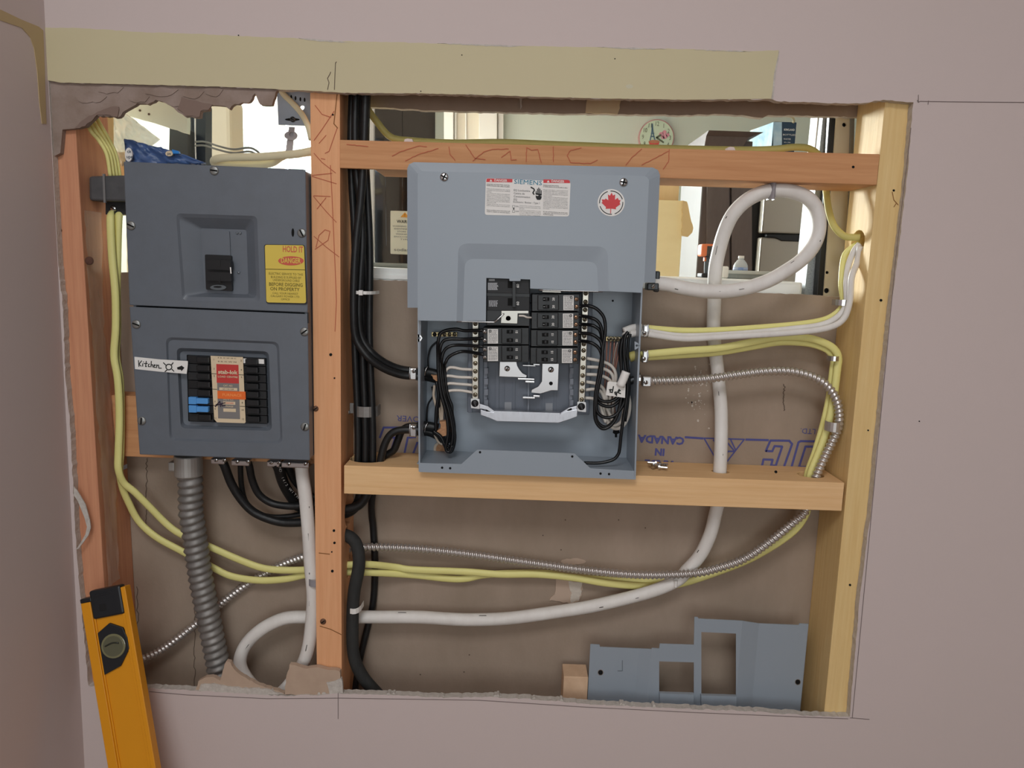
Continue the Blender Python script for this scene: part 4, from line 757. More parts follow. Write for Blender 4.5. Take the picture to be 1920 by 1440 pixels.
lowA = [(209, 396), (207, 412), (210, 480), (216, 547), (217, 613), (214, 667), (221, 713), (224, 780), (222, 847), (222, 880), (232, 905), (253, 923), (283, 953), (313, 983), (340, 1002), (393, 1025), (450, 1050), (493, 1065), (533, 1069), (577, 1068), (620, 1062), (683, 1058), (740, 1063), (773, 1068), (873, 1072), (940, 1077), (1007, 1077), (1073, 1083), (1140, 1094), (1207, 1099), (1270, 1096), (1347, 1072), (1413, 1045), (1480, 1003), (1508, 970), (1516, 940), (1519, 892), (1536, 847), (1552, 800), (1563, 747), (1570, 693), (1572, 673), (1567, 658), (1550, 645), (1515, 634), (1463, 632), (1413, 641), (1347, 653), (1280, 658), (1213, 664), (1203, 666)]
lowB = [(225, 396), (222, 412), (220, 480), (219, 547), (220, 613), (218, 667), (225, 713), (227, 780), (226, 847), (224, 880), (229, 912), (240, 940), (260, 977), (293, 1007), (340, 1033), (397, 1063), (433, 1080), (483, 1088), (533, 1086), (577, 1077), (620, 1073), (683, 1073), (773, 1078), (840, 1085), (873, 1085), (907, 1078), (957, 1075), (1023, 1075), (1073, 1082), (1173, 1090), (1240, 1090), (1290, 1087), (1350, 1068), (1416, 1040), (1482, 1000), (1506, 968), (1512, 940), (1514, 892), (1529, 847), (1543, 800), (1555, 747), (1562, 693), (1564, 673), (1558, 662), (1545, 652), (1513, 643), (1463, 641), (1413, 649), (1347, 660), (1280, 665), (1213, 669), (1203, 670)]
def dep(a, b, q):
    L = lambda u, v, t: u+(v-u)*max(0, min(1, t))
    if b < 400: return .062
    if a < 300 and b < 900: return (.045, .0535)[q]
    if a < 590: return L((.045, .0535)[q], (.073, .081)[q], (b-880)/90)
    if a < 690: return (.058, .067)[q]
    if b > 960 and a < 1150: return L((.058, .067)[q], (.082, .09)[q], (a-683)/60)
    if b > 960 and a < 1360: return (.0908, .0972)[q]
    if b > 960: return L((.0908, .0972)[q], (.0555, .0635)[q], (a-1360)/140)
    if a > 1440: return (.0545, .0625)[q]
    return L((.0545, .0625)[q], (.042, .050)[q], (1440-a)/200)
for q, pts in enumerate((lowA, lowB)):
    cable('yellow_cable', [(a, b, dep(a, b, q)) for a, b in pts], .0058, YELC, YELLS[q], 'pair of yellow cables to the new panel', flat=.62)
for q, pts in enumerate(([(158, 226), (172, 248), (185, 263), (200, 290), (207, 332)], [(163, 222), (178, 245), (191, 262), (206, 290), (213, 332)], [(169, 218), (184, 241), (198, 263), (212, 292), (219, 332)], [(178, 216), (192, 240), (205, 263), (218, 292), (225, 332)])):
    cable('yellow_cable', [(a, b, .029+.0062*q+.0045*i) for i, (a, b) in enumerate(pts)], .0027, YELC, 'dull yellow cable arching down into the dark grey junction duct', 'cables entering the junction duct', flat=.7)
YW_ = [(1612, 457), (1598, 465), (1583, 482), (1578, 530), (1581, 567), (1572, 584), (1547, 599), (1497, 608), (1413, 615), (1347, 619), (1280, 620), (1213, 615), (1203, 614)]
cable('yellow_cable', [(a, b, .0525 if b > 500 else .066) for a, b in YW_], .0048, YELC, 'pale yellow cable stapled beside two white ones below the stud hole', flat=.7)
for q, pts in enumerate(([(1612, 458), (1602, 470), (1591, 497), (1587, 530), (1587, 567), (1573, 592), (1540, 609), (1480, 617), (1380, 626), (1280, 630), (1213, 621), (1203, 620)], [(1613, 462), (1607, 493), (1597, 520), (1593, 567), (1580, 600), (1547, 616), (1480, 624), (1347, 632), (1280, 635), (1213, 626), (1203, 625)])):
    cable('white_cable', [(a, b, (.0443, .0362)[q] if b > 510 else (.0555, .0465)[q]) for a, b in pts], .0046, WHC, ('slim white cable lying between the pale yellow cable and another white one', 'slim white cable lowest of the three stapled below the stud hole')[q], 'pair of slim white cables', flat=.8)
cable('yellow_cable', [(672, 176, .08), (690, 205, .085), (707, 229, .09), (733, 257, .094), (773, 264, .096), (850, 268, .097), (940, 267, .097), (1040, 271, .098), (1200, 277, .098), (1380, 281, .097), (1447, 280, .094), (1490, 276, .092), (1520, 280, .1), (1540, 300, .112), (1548, 350, .11), (1553, 390, .09), (1563, 422, .075), (1582, 442, .066), (1600, 445, .06), (1613, 445, .056)], .0052, YELD, 'old yellow cable lying along the top of the upper rail', flat=.7)
ac = cable('armoured_cable', [(1208, 714, .045), (1240, 714, .045), (1280, 713, .046), (1330, 710, .046), (1380, 703, .046), (1430, 697, .046), (1480, 696, .046), (1520, 705, .044), (1547, 720, .042), (1565, 743, .041), (1573, 770, .04), (1572, 800, .04), (1561, 827, .041), (1545, 860, .0425), (1529, 897, .0435), (1519, 930, .0435), (1509, 960, .0435), (1487, 980, .046), (1447, 1013, .053), (1397, 1047, .058), (1347, 1065, .058), (1300, 1075, .058), (1207, 1078, .064), (1107, 1070, .069), (973, 1052, .074), (873, 1038, .077), (773, 1028, .077), (687, 1026, .077), (620, 1032, .079), (575, 1042, .086), (533, 1057, .0925), (483, 1083, .0935), (433, 1117, .0925), (370, 1168, .086), (333, 1197, .08), (300, 1220, .076), (265, 1236, .07), (235, 1245, .065)], .0056, STEEL, 'bright spiral armoured cable curving from the new panel down through the lower rail', n=10, step=.0013, helix=(.0066, .0015, 1))
fc = cable('flexible_conduit', [(354, 884, .042), (357, 905, .042), (358, 960, .044), (363, 993, .046), (370, 1043, .048), (378, 1093, .05), (388, 1143, .051), (398, 1193, .052), (408, 1243, .052), (414, 1290, .052), (418, 1330, .052)], .0168, GALV, 'thick grey spiral steel conduit hanging from the old panel', n=24, step=.0018, helix=(.0118, .0021, 1)); fc['category'] = 'conduit'
# black cables below the old panel, into the middle stud
BLS = ['black cable sagging lowest under the old panel, from the clamp beside the conduit', 'slimmest black cable dropping straight from the second clamp of the old panel', 'black cable with the high shallow bend from the second clamp of the old panel', 'thick black cable printed with white lettering under the old panel', 'black cable half hidden between the lettered cable and the white one']
UP = (([(416, 866, .043), (421, 873, .044), (434, 907, .049), (452, 936, .053), (474, 959, .056), (503, 973, .058), (533, 980, .0585), (570, 979, .0585), (590, 973, .0585), (606, 968, .0585)], .0066), ([(451, 866, .05), (451, 880, .053), (453, 912, .062), (461, 941, .069), (481, 961, .0715), (510, 969, .0715), (542, 968, .0715), (575, 962, .0715), (606, 957, .0715)], .0042), ([(465, 866, .043), (468, 876, .044), (473, 900, .049), (485, 926, .054), (506, 942, .057), (530, 948, .058), (560, 949, .0585), (606, 945, .0585)], .0056), ([(518, 868, .041), (523, 878, .045), (531, 905, .061), (546, 932, .076), (563, 952, .0835), (606, 962, .0835)], .0082), ([(536, 868, .054), (541, 878, .06), (552, 900, .074), (566, 916, .082), (584, 931, .083), (606, 937, .083)], .0062))
for pts, r in UP: cable('black_cable', pts, r, BLKC, BLS.pop(0), 'black cables under the old panel')
for q, ch in enumerate('NO. 14/2 WITH'):
    t = q/12; x = 525+5*t+28*t*t; y = 878+54*t
    if ch != ' ': text('cable_print', ch, x, y, .0345+.0345*t, 5, mat('white_print_ink', (170, 168, 164), .6), [o for o in COL.objects if o.name.startswith('black_cable')][3], rot=-1.3+.6*t)
# black cable bundle beside the middle stud
BB = 'black cable in the bundle running down beside the middle stud'
def bc_(pts, r=.0066, label=BB, group='black cable bundle'): return cable('black_cable', pts, r, BLKC, label, group)
base = lambda y: 660+(0 if y < 320 else min(9, (y-320)*.0225))
ysb = [160, 240, 300, 360, 420, 480, 548, 620, 700, 760, 820, 872]
for q, (off, yy) in enumerate(((0, .0475), (14, .0475), (28, .0475), (6, .0595), (20, .0595), (12, .0715))):
    bc_([(base(y)+off+(2.2, 3, 3)[(0, 0, 0, 1, 1, 2)[q]]*math.sin(y*.017+(0, 0, 0, 1.6, 1.6, 3.4)[q]), y, yy) for y in ysb], .0052)
bc_([(686, 160, .0245), (684, 240, .0245), (680, 320, .0245), (676, 380, .0245), (668, 450, .0245), (664, 520, .0245), (663, 590, .0245), (668, 636, .0265), (690, 669, .0255), (718, 690, .033), (748, 702, .041), (773, 705.5, .0455), (795, 706, .0455)], .0056, 'lower of the two black cables curving from the bundle into the upper side clamp', 'cables to the upper side clamp')
bc_([(668, 160, .0362), (666, 240, .0362), (668, 320, .0362), (676, 380, .0362), (680, 450, .0362), (676, 520, .0362), (673, 590, .0365), (679, 634, .0385), (697, 661, .0372), (722, 680, .0455), (748, 691, .0535), (773, 695, .0575), (795, 696, .0575)], .0056, 'upper of the two black cables curving from the bundle into the upper side clamp', 'cables to the upper side clamp')
bc_([(712, 877, .045), (714, 862, .045), (720, 837, .045), (731, 816, .045), (748, 807, .045), (776, 806, .045), (795, 806, .045)], .0058, 'black cable rising in one sweep from the lower rail into the lower side clamp', 'cables to the lower side clamp')
bc_([(712, 876, .0625), (716, 857, .0625), (728, 851, .0625), (739, 843, .061), (746, 826, .059), (753, 809, .058), (765, 800, .0575), (790, 799, .0575)], .0056, 'black cable with a wide U bend on the lower rail entering the lower side clamp', 'cables to the lower side clamp')
bc_([(678, 908, .066), (674, 937, .067), (660, 956, .067), (640, 964, .066), (618, 964, .066)], .008, 'short black cable passing from the stud hole up through the lower rail', 'cables under the lower rail'); bc_([(694, 908, .047), (684, 935, .047), (668, 950, .047), (640, 956, .048), (618, 956, .048)], .007, 'thinner short black cable from the stud hole up into the lower rail', 'cables under the lower rail')
cable('black_cable', [(702, 908, .071), (697, 940, .08), (697, 965, .09), (700, 993, .0945), (703, 1060, .0945), (700, 1127, .0945), (690, 1173, .092), (677, 1227, .086), (668, 1277, .08), (664, 1330, .075)], .0055, BLKC, 'slim black cable dropping from the lower rail behind the grey one')
cable('old_cable', [(622, 1000, .05), (645, 1003, .048), (660, 1010, .044), (670, 1026, .04), (673, 1060, .037), (664, 1110, .036), (661, 1160, .036), (663, 1227, .038), (681, 1270, .043), (713, 1307, .048), (735, 1335, .05)], .0098, OLDC, 'thick dusty dark grey cable curving down beside the middle stud')
# ------------------------------------------------------------------ fixings
def strap(name, px, py, y, w, h, m, label, par_name=None, wing=0, d=.012, cat='strap', group=None):
    """bridge strap: band across the cable with legs back; wing = flat ear with screw"""
    t = thing(name, label, cat, W(px, py+h/2, y), group); c = W(px, py, y); k = PXM(px, py, y); w *= k; h *= k
    n = 9; P = []
    for i in range(n):
        a = math.pi*i/(n-1); P.append((c.x-math.cos(a)*w/2, y+d-d*math.sin(a)**.6))
    V = []; F = []
    for x, yy in P: V += [(x, yy, c.z-h/2), (x, yy, c.z+h/2)]
    for x, yy in P: V += [((x-c.x)*.93+c.x, yy+.0012, c.z-h/2), ((x-c.x)*.93+c.x, yy+.0012, c.z+h/2)]
    o = 2*n
    for i in range(n-1):
        a = 2*i; F += [(a, a+2, a+3, a+1), (o+a, o+a+1, o+a+3, o+a+2), (a, o+a, o+a+2, a+2), (a+1, a+3, o+a+3, o+a+1)]
    F += [(0, 1, o+1, o), (2*n-2, o+2*n-2, o+2*n-1, 2*n-1)]
    mk('band', V, F, m, t, smooth=False)
    if wing:
        s = 1 if wing > 0 else -1; e = box('ear', c.x+s*w/2-(.0 if s > 0 else abs(wing)*k), c.x+s*w/2+(abs(wing)*k if s > 0 else 0), y+d-.0016, y+d, c.z-h/2, c.z+h/2, m, t, .0004)
        screw(px+s*(w/k/2+abs(wing)/2), py, y+d-.0016, .0034, t, mat('dull_screw', (150, 146, 142), .45, .8))
    return t
strap('cable_staple', 1585, 568, .04, 30, 11, CHROME, 'metal staple holding the white and yellow cables to the pale stud', d=.02)
strap('cable_staple', 1567, 673, .042, 20, 9, CHROME, 'metal staple holding the pair of yellow cables to the pale stud', d=.014)
strap('conduit_strap', 1568, 802, .03, 26, 18, STEEL, 'one-hole metal strap holding the armoured cable to the pale stud', wing=14, d=.018)
GST = mat('grey_nylon', (150, 146, 150), .45)
strap('cable_staple', 1452, 357, .0195, 12, 32, GST, 'grey nylon staple holding the top of the white cable loop', d=.02)
strap('cable_staple', 588, 1095, .018, 30, 13, GST, 'grey nylon strap around the white cable below the old panel', d=.026)
strap('pipe_strap', 682, 773, .039, 50, 20, GALV, 'dull steel strap clamping the black bundle to the middle stud', wing=-9, d=.03)
strap('cable_tie', 678, 549, .0165, 46, 6, WHITE, 'thin white zip tie around the black cable bundle', d=.045, cat='cable tie'); tl_ = bpy.data.objects['cable_tie']; pbox('tie_head', 672, 544, 680, 554, .0135, .019, WHITE, tl_, .0008)
strap('cable_tie', 661.5, 1147, .0245, 27, 10, WHITE, 'white zip tie holding the dusty grey cable to the white one', d=.03, cat='cable tie')
t_ = strap('cable_tie', 1268, 1096, .062, 10, 12, WHITE, 'white zip tie joining the white cable and the yellow pair', d=.02, cat='cable tie')
strap('cable_staple', 222, 878, .05, 16, 8, GST, 'grey clip holding the yellow pair to the reddish stud', d=.014)
# screws left on the rail
zr_ = W(1232, 891, YS-.001).z+.0003
for q, (px, y, a, e) in enumerate(((1222, .05, .6, .0), (1228, .058, 2.2, .0), (1234, .046, -.4, .0), (1238, .062, 3.6, .0), (1244, .052, 1.2, .0), (1230, .05, 2.9, .005))):
    c = W(px, 885, y); c.z = zr_+.0036+e; t = thing('machine_screw', 'loose zinc machine screw in the little heap on the lower rail', 'screw', Vector((c.x, c.y, zr_+e)), 'loose screws on the rail')
    d = Vector((math.cos(a), math.sin(a)*.6, .0)).normalized(); cyl('head', c, .0042, .0026, CHROME, t, d, 12); cyl('shank', c+d*.0024, .002, .011, CHROME, t, d, 8)
# ------------------------------------------------------------------ junction duct and plastic on the reddish stud
jd = thing('junction_duct', 'dark grey duct stub taped in plastic film between the reddish stud and the old panel', 'duct', W(195, 378, .05))
DUCT = mat('duct_grey', (86, 86, 88), .5, n=((60,)*3, .5, (60, 60, 62))); prism('duct_body', [(165, 330), (240, 328), (240, 378), (166, 376)], .035, .085, DUCT, jd, bevel=.004); prism('duct_seam', [(192, 326), (196, 326), (198, 380), (194, 380)], .033, .036, mat('duct_edge', (120, 118, 118), .5), jd)
prism('duct_outlet', [(198, 377), (240, 377), (240, 402), (198, 402)], .055, .08, BLK2, jd); screw(213, 391, .055, .0045, jd, CHROME)
FILM = mat('plastic_film', (205, 190, 176), .25, alpha=.32, bump=((40, 40, 12), .9), spec=.6)
V = []; F = []; nx, ny = 8, 40; r0 = random.Random(3)
for j in range(ny+1):
    v = j/ny
    for i in range(nx+1):
        u = i/nx; py = 394+v*706; xl = 146+(py-300)*.062; a = xl; y = .016+u*.044*(1-.25*math.sin(v*5)**2)+r0.uniform(-.001, .002)
        p = W(a, py, .018); V.append(Vector((p.x+r0.uniform(-.001, .001)+.002+.004*u, y, p.z)))
# the film lies on the stud's inner face: x follows the stud side
sx = lambda z: W(142, 245, YS).x+(W(197, 1090, YS).x-W(142, 245, YS).x)*(W(142, 245, YS).z-z)/(W(142, 245, YS).z-W(197, 1090, YS).z)
V = [Vector((sx(v.z)+.0012+r0.uniform(0, .003), v.y, v.z)) for v in V]
for j in range(ny):
    for i in range(nx): k = j*(nx+1)+i; F.append((k, k+1, k+nx+2, k+nx+1))
tag(mk('plastic_film', V, F, FILM, smooth=True), 'crinkled clear plastic film on the inner face of the reddish stud', 'plastic film')
# ------------------------------------------------------------------ spirit level
ORG = mat('level_yellow', (222, 148, 22), .42, n=((20,)*3, .2, (206, 134, 18)), spec=.4); LBL = mat('level_black', (30, 32, 36), .4)
m_ = .20
def on_level(px, py, y0):
    d = ray(px, py); T0 = Wt; # y = T.y - m*(T.z - z)
    t = (Wt.y-m_*Wt.z-CAM.y+m_*CAM.z)/(d.y-m_*d.z); return CAM+d*t
Wt = W(196, 1104, -.04)
A = on_level(152, 1120, 0); B = on_level(236, 1094, 0); C = on_level(202, 1440, 0); D = on_level(298, 1440, 0)
ct_ = (A+B)/2; cb_ = (C+D)/2; v_ = (cb_-ct_).normalized(); u_ = (B-A); u_ = (u_-v_*u_.dot(v_)); wd_ = u_.length; u_.normalize(); n_ = u_.cross(v_).normalized()
if n_.y > 0: n_ = -n_
Lh = ct_.z/(-v_.z)                                      # down to the floor
lv = thing('spirit_level', 'long yellow spirit level with black end cap leaning in the wall corner', 'spirit level', ct_+v_*Lh)
def LV(u, v, n): return ct_+u_*u+v_*v+n_*n
def lbox(name, u0, u1, v0, v1, n0, n1, m, par=None, bevel=.001):
    V = [LV(u, v, n) for n in (n0, n1) for v in (v0, v1) for u in (u0, u1)]; o = mk(name, V, [(0, 2, 3, 1), (4, 5, 7, 6), (0, 1, 5, 4), (2, 6, 7, 3), (0, 4, 6, 2), (1, 3, 7, 5)], m, par or lv, bevel=bevel); return o
hw = wd_/2; fb = .024
lbox('rail_flange', -hw, -hw+.014, .012, Lh-.004, -.012, .004, ORG); lbox('rail_flange', hw-.007, hw, .0, Lh-.004, -.012, .004, ORG)
web = lbox('web', -hw+.012, hw-.006, .008, Lh-.004, -.010, .0, ORG); lbox('web_ridge', -hw+.014, -hw+.0165, .03, Lh-.004, -.003, .002, ORG, web, .0005); lbox('web_ridge', hw-.0115, hw-.007, .03, Lh-.004, -.003, .002, ORG, web, .0005)
ec = lbox('end_cap', -hw+.014, hw-.007, -.003, .038, -.012, .0045, LBL, None, .003); lbox('end_cap_lip', -hw, -hw+.016, .006, .012, -.012, .0045, LBL, ec); lbox('cap_slot', -hw+.022, hw-.02, .003, .006, .004, .0052, LBL, ec, .0003); lbox('cap_recess', -hw+.026, hw-.03, .018, .028, .004, .0049, mat('cap_recess', (16, 17, 19), .6), ec, .0005)
def lpoly(name, pts, n0, n1, m, par): 
    k = len(pts); V = [LV(u, v, n1) for u, v in pts]+[LV(u, v, n0) for u, v in pts]
    F = [tuple(range(k)), tuple(range(2*k-1, k-1, -1))]+[((i+1) % k, i, i+k, (i+1) % k+k) for i in range(k)]
    o = mk(name, V, F, m, par, bevel=.0008); return o
def vial(vc, par=lv):
    a0, a1 = -hw+.0165, hw-.0095
    pts = [(a0, vc-.026), (.002, vc-.037), (a1-.004, vc-.027), (a1, vc-.012), (a1, vc+.004), (.008, vc+.026), (a0, vc+.034)]
    h_ = lpoly('vial_housing', pts, -.002, .0035, LBL, par); cr = [(.003+.0175*math.cos(t), vc-.004+.0175*math.sin(t)) for t in [i*2*math.pi/28 for i in range(28)]]
    lpoly('vial_glass', cr, .003, .0048, mat('vial_glass', (118, 116, 84), .08, spec=.8, coat=.6), h_); cr2 = [(.003+.0145*math.cos(t), vc-.004+.0145*math.sin(t)) for t in [i*2*math.pi/24 for i in range(24)]]; lpoly('vial_inner', cr2, .0046, .0051, mat('vial_inner', (92, 92, 72), .12, spec=.8), h_)
    tube('vial_bubble', [LV(-.008, vc-.006, .0052), LV(.003, vc-.009, .0052), LV(.012, vc-.007, .0052)], .0012, mat('vial_line', (50, 52, 44), .3), h_, 6, 3, w3=True)
vial(.084); vial(Lh-.1)
# ================================================================== kitchen beyond the wall
YFAR = 5.2
KW = mat('kitchen_wall_paint', (218, 228, 220), .85); KWH = mat('white_trim_paint', (244, 244, 240), .5)
tag(box('floor', -4.2, 4.2, .1146, YFAR+.1, FLOOR_K-.06, FLOOR_K, mat('kitchen_floor', (170, 140, 108), .45, n=((4, 40, 4), .6, (150, 118, 88)))), kind='structure')
tag(box('ceiling', -4.2, 4.2, .1146, YFAR+.1, 3.05, 3.12, CEIL), kind='structure')
wo = [(424, 184), (600, 190), (600, 420), (424, 414)]
prismF = solid([[(-4.2, FLOOR_K), (4.2, FLOOR_K), (4.2, 3.06), (-4.2, 3.06)], xz(wo, YFAR)], YFAR, YFAR+.1); wfar = tag(mk('wall_far', prismF[0], prismF[1], KW), kind='structure')
wn = prism('window_1', [(416, 175), (608, 181), (608, 428), (416, 422)], YFAR-.03, YFAR+.06, KWH, None, holes=[[(432, 192), (513, 195), (513, 408), (432, 405)], [(535, 196), (594, 198), (594, 410), (535, 408)]], bevel=.004); tag(wn, kind='structure')
GL = mat('window_glass', (240, 248, 246), .05, alpha=.12, spec=.5)
for a0, a1 in ((431, 514), (534, 595)): prism('pane', [(a0, 192), (a1, 194), (a1, 411), (a0, 408)], YFAR+.02, YFAR+.024, GL, wn)
tag(box('wall_kitchen_side', 4.2, 4.3, .1146, YFAR+.1, FLOOR_K-.06, 3.12, KW), kind='structure'); tag(box('wall_kitchen_end', -4.3, -4.2, .1146, YFAR+.1, FLOOR_K-.06, 3.12, KW), kind='structure')
# pine outside
tr = thing('tree', 'pale green conifer standing outside the kitchen window', 'tree', Vector((W(475, 250, 8.2).x, 8.2, 0)))
tx = W(475, 250, 8.2).x; cyl('trunk', (tx, 8.2, 0), .13, 3.6, mat('bark', (120, 100, 84), .9), tr, 'z', 10, r2=.04)
V = []; F = []; rt = random.Random(11)
for i in range(2600):
    h = rt.uniform(.5, 4.4); rad = 1.25*(1-h/4.7)*rt.uniform(.3, 1); a = rt.uniform(0, 6.28); c = Vector((tx+rad*math.cos(a), 8.2+rad*math.sin(a), h)); L = rt.uniform(.08, .2)
    d = Vector((math.cos(a), math.sin(a), rt.uniform(-.5, .1))).normalized()*L; s = d.cross(Vector((rt.uniform(-1, 1), rt.uniform(-1, 1), 1))).normalized()*.022; k = len(V); V += [c-s, c+s, c+d+s*.3, c+d-s*.3]; F.append((k, k+1, k+2, k+3))
tag(mk('foliage', V, F, mat('needles', (176, 198, 166), .8), tr), kind='stuff')
tag(box('lawn', -8, 5, YFAR+.3, 14, -.3, 0, mat('lawn_grass', (150, 176, 120), .9, n=((6,)*3, .6, (120, 150, 92)))), kind='structure')
# white casing and door on the far wall
dr = prism('door_1', [(820, 190), (940, 194), (940, 560), (820, 556)], YFAR-.05, YFAR-.001, mat('cream_door', (226, 220, 204), .6), None); tag(dr, kind='structure')
for a0, a1, d in ((814, 826, .02), (826, 850, .05), (852, 856, .02), (872, 875, .012), (898, 932, .05), (934, 944, .02)): prism('door_casing', [(a0, 188), (a1, 190), (a1, 560), (a0, 560)], YFAR-.05-d, YFAR-.05, KWH, dr, bevel=.004)
# clock
CX, CY = 1231, 258; yk = YFAR-.04; km = PXM(CX, CY, yk)
ck = thing('wall_clock', 'round pale green wall clock with a tower, a rose and a cup painted on it', 'clock', W(CX, CY+33, YFAR-.02))
cyl('clock_body', W(CX, CY, yk), 33.5*km, .04, mat('clock_rim', (196, 150, 152), .5), ck, 'y', 40, bevel=.004); fc_ = cyl('clock_face', W(CX, CY, yk-.002), 31.4*km, .004, mat('clock_face', (214, 232, 212), .6), ck, 'y', 40)
INK = mat('olive_numeral', (104, 112, 92), .6)
for h in range(1, 13):
    a = math.radians(h*30+2); text('numeral', str(h), CX+25.5*math.sin(a), CY-25.5*math.cos(a), yk-.004, 8, INK, fc_, bold=.0, sx=.75)
TB = mat('tower_blue', (96, 128, 150), .6); stroke('tower_print', [[(1219, 263), (1222, 250), (1223, 232)], [(1228, 263), (1224.5, 250), (1223, 232)], [(1220, 256), (1227, 256)], [(1221, 250), (1226, 250)], [(1222, 244), (1224.5, 244)]], .009, yk-.004, TB, fc_)
PK = mat('rose_pink', (226, 160, 180), .6)
for a, b, r in ((1240, 252, 4.5), (1246, 248, 4), (1247, 256, 4.5), (1252, 253, 3.5), (1243, 258, 3)): prism('rose_print', circ(a, b, r, 10), yk-.004, yk-.003, PK, fc_)
cup = prism('cup_print', [(1216, 265), (1237, 265), (1234, 274), (1219, 274)], yk-.006, yk-.004, mat('cup_red', (214, 88, 84), .5), fc_); prism('cup_rim', circ(1226.5, 265.5, 10.5, 18, 3.2), yk-.007, yk-.0055, mat('cup_tea', (190, 130, 100), .5), cup)
stroke('clock_hand', [[(1231, 258), (1244, 267)]], .012, yk-.008, INK, fc_); stroke('clock_hand', [[(1231, 258), (1239, 253)]], .014, yk-.008, INK, fc_)
# pantry cabinet
def kbox(name, a0, b0, a1, y0, y1, m, label, cat, zbot=FLOOR_K, bevel=.004, group=None, root=False):
    """box whose front face top-left px (a0,b0), right edge a1, down to zbot"""
    p = W(a0, b0, y0); q = W(a1, b0, y0)
    if root: return p, q
    return tag(box(name, p.x, q.x, y0, y1, zbot, p.z, m, None, bevel), label, cat, group)
DW = mat('dark_cabinet_wood', (96, 86, 84), .5, n=((30, 30, 6), .6, (78, 70, 70))); 
pc = thing('pantry_cabinet', 'tall dark brown pantry cabinet with side panel painted lit grey and flared top moulding', 'cabinet', Vector((W(1370, 300, 2.45).x, 2.6, FLOOR_K)))
p = W(1324, 262, 2.45); q = W(1412, 262, 2.45); box('cabinet_body', p.x, q.x, 2.45, 2.9, FLOOR_K, p.z, DW, pc, .003); box('side_panel', p.x-.004, p.x, 2.45, 2.9, FLOOR_K, p.z, mat('lit_grey_laminate', (140, 141, 143), .5, n=((8, 8, 2), .4, (128, 129, 131))), pc)  # side panel coloured lighter than the body for window light on it
xa, xb = W(1329, 245, 2.35).x, W(1432, 245, 2.35).x; zt_ = W(1380, 246, 2.35).z; zb_ = W(1380, 276, 2.41).z; ym = 2.41
loft('top_moulding', [[(xa+.0, ym, zb_), (xb-.07, ym, zb_), (xb-.07, 2.92, zb_), (xa, 2.92, zb_)], [(xa+.0, ym-.02, zb_+.04), (xb-.05, ym-.02, zb_+.04), (xb-.05, 2.92, zb_+.04), (xa, 2.92, zb_+.04)], [(xa, ym-.06, zt_), (xb, ym-.06, zt_), (xb, 2.92, zt_), (xa, 2.92, zt_)]], DW, pc, True, True)
for a0, a1 in ((1326, 1368), (1372, 1410)): prism('cabinet_door', [(a0, 282), (a1, 283), (a1, 620), (a0, 618)], 2.43, 2.45, DW, pc, bevel=.003)
# plywood sheets
PLY = mat('plywood_face', (238, 220, 170), .6, n=((6, 6, 16), .5, (228, 206, 152)))
ps = thing('plywood_sheet', 'pale plywood sheet standing behind the new panel', 'plywood', Vector((W(1250, 400, 1.9).x, 1.92, FLOOR_K))); p = W(1180, 373, 1.9); q = W(1283, 373, 1.9); box('sheet', p.x, q.x, 1.9, 1.918, FLOOR_K, p.z, PLY, ps, .002)
ps = thing('plywood_sheet', 'second plywood sheet rising taller behind the pale one', 'plywood', Vector((W(1250, 400, 1.96).x, 1.98, FLOOR_K))); p = W(1185, 300, 1.96); q = W(1277, 300, 1.96); box('sheet', p.x, q.x, 1.96, 1.978, FLOOR_K, p.z, mat('plywood_tan', (230, 198, 146), .6, n=((16, 6, 6), .5, (214, 178, 122))), ps, .002)
cb = prism('cardboard_flap', rough([(1280, 376), (1288, 378), (1294, 405), (1300, 428), (1298, 436), (1290, 444), (1279, 442)], 6, .8, 4), 1.885, 1.9005, mat('cardboard', (212, 184, 132), .8), None); tag(cb, 'torn strip of cardboard hanging beside the plywood sheet', 'cardboard')
# fridge
fr = thing('fridge', 'stainless top-freezer fridge with black sides and black handle gap', 'fridge', Vector((W(1480, 400, 2.9).x, 3.2, FLOOR_K)))
SS = mat('taupe_steel', (178, 172, 160), .35, .3); p = W(1412, 320, 2.95); q = W(1600, 320, 2.95); box('fridge_body', p.x, q.x, 2.95, 3.6, FLOOR_K, p.z, BLK, fr, .01)
p = W(1437, 322, 2.88); q = W(1600, 322, 2.88); zs0 = W(1500, 439, 2.88).z; zs1 = W(1500, 451, 2.88).z
box('freezer_door', p.x, q.x, 2.88, 2.948, zs0, p.z, SS, fr, .008); box('fridge_door', p.x, q.x, 2.88, 2.948, FLOOR_K+.06, zs1+.01, SS, fr, .008); prism('handle_gap', [(1437, 439), (1600, 441), (1600, 456), (1466, 452), (1455, 446), (1437, 444)], 2.87, 2.9, BLK, fr, bevel=.004)
# carton on the fridge
kx = thing('carton', 'navy and sky blue printed carton on top of the fridge', 'carton', W(1465, 321, 3.0))
p = W(1452, 228, 3.0); q = W(1494, 228, 3.0); zc0 = W(1470, 319.5, 2.95).z; NAVY = mat('carton_navy', (36, 62, 84), .5); SKY = mat('carton_sky', (140, 186, 214), .5, n=((9,)*3, .9, (216, 232, 238)))
cbx = box('carton_body', p.x, q.x, 3.0, 3.26, zc0, p.z, NAVY, kx, .002); prism('carton_panel', [(1450, 229), (1466, 229), (1466, 320), (1450, 320)], 2.996, 3.0, SKY, cbx)
pp = W(1450, 229, 2.998); qq = W(1430, 238, 3.0); mk('carton_side', [(pp.x, 2.998, pp.z), (pp.x-.045, 3.24, pp.z-.002), (pp.x-.045, 3.24, zc0), (pp.x, 2.998, zc0)], [(0, 1, 2, 3)], SKY, cbx).modifiers.new('t', 'SOLIDIFY').thickness = .003
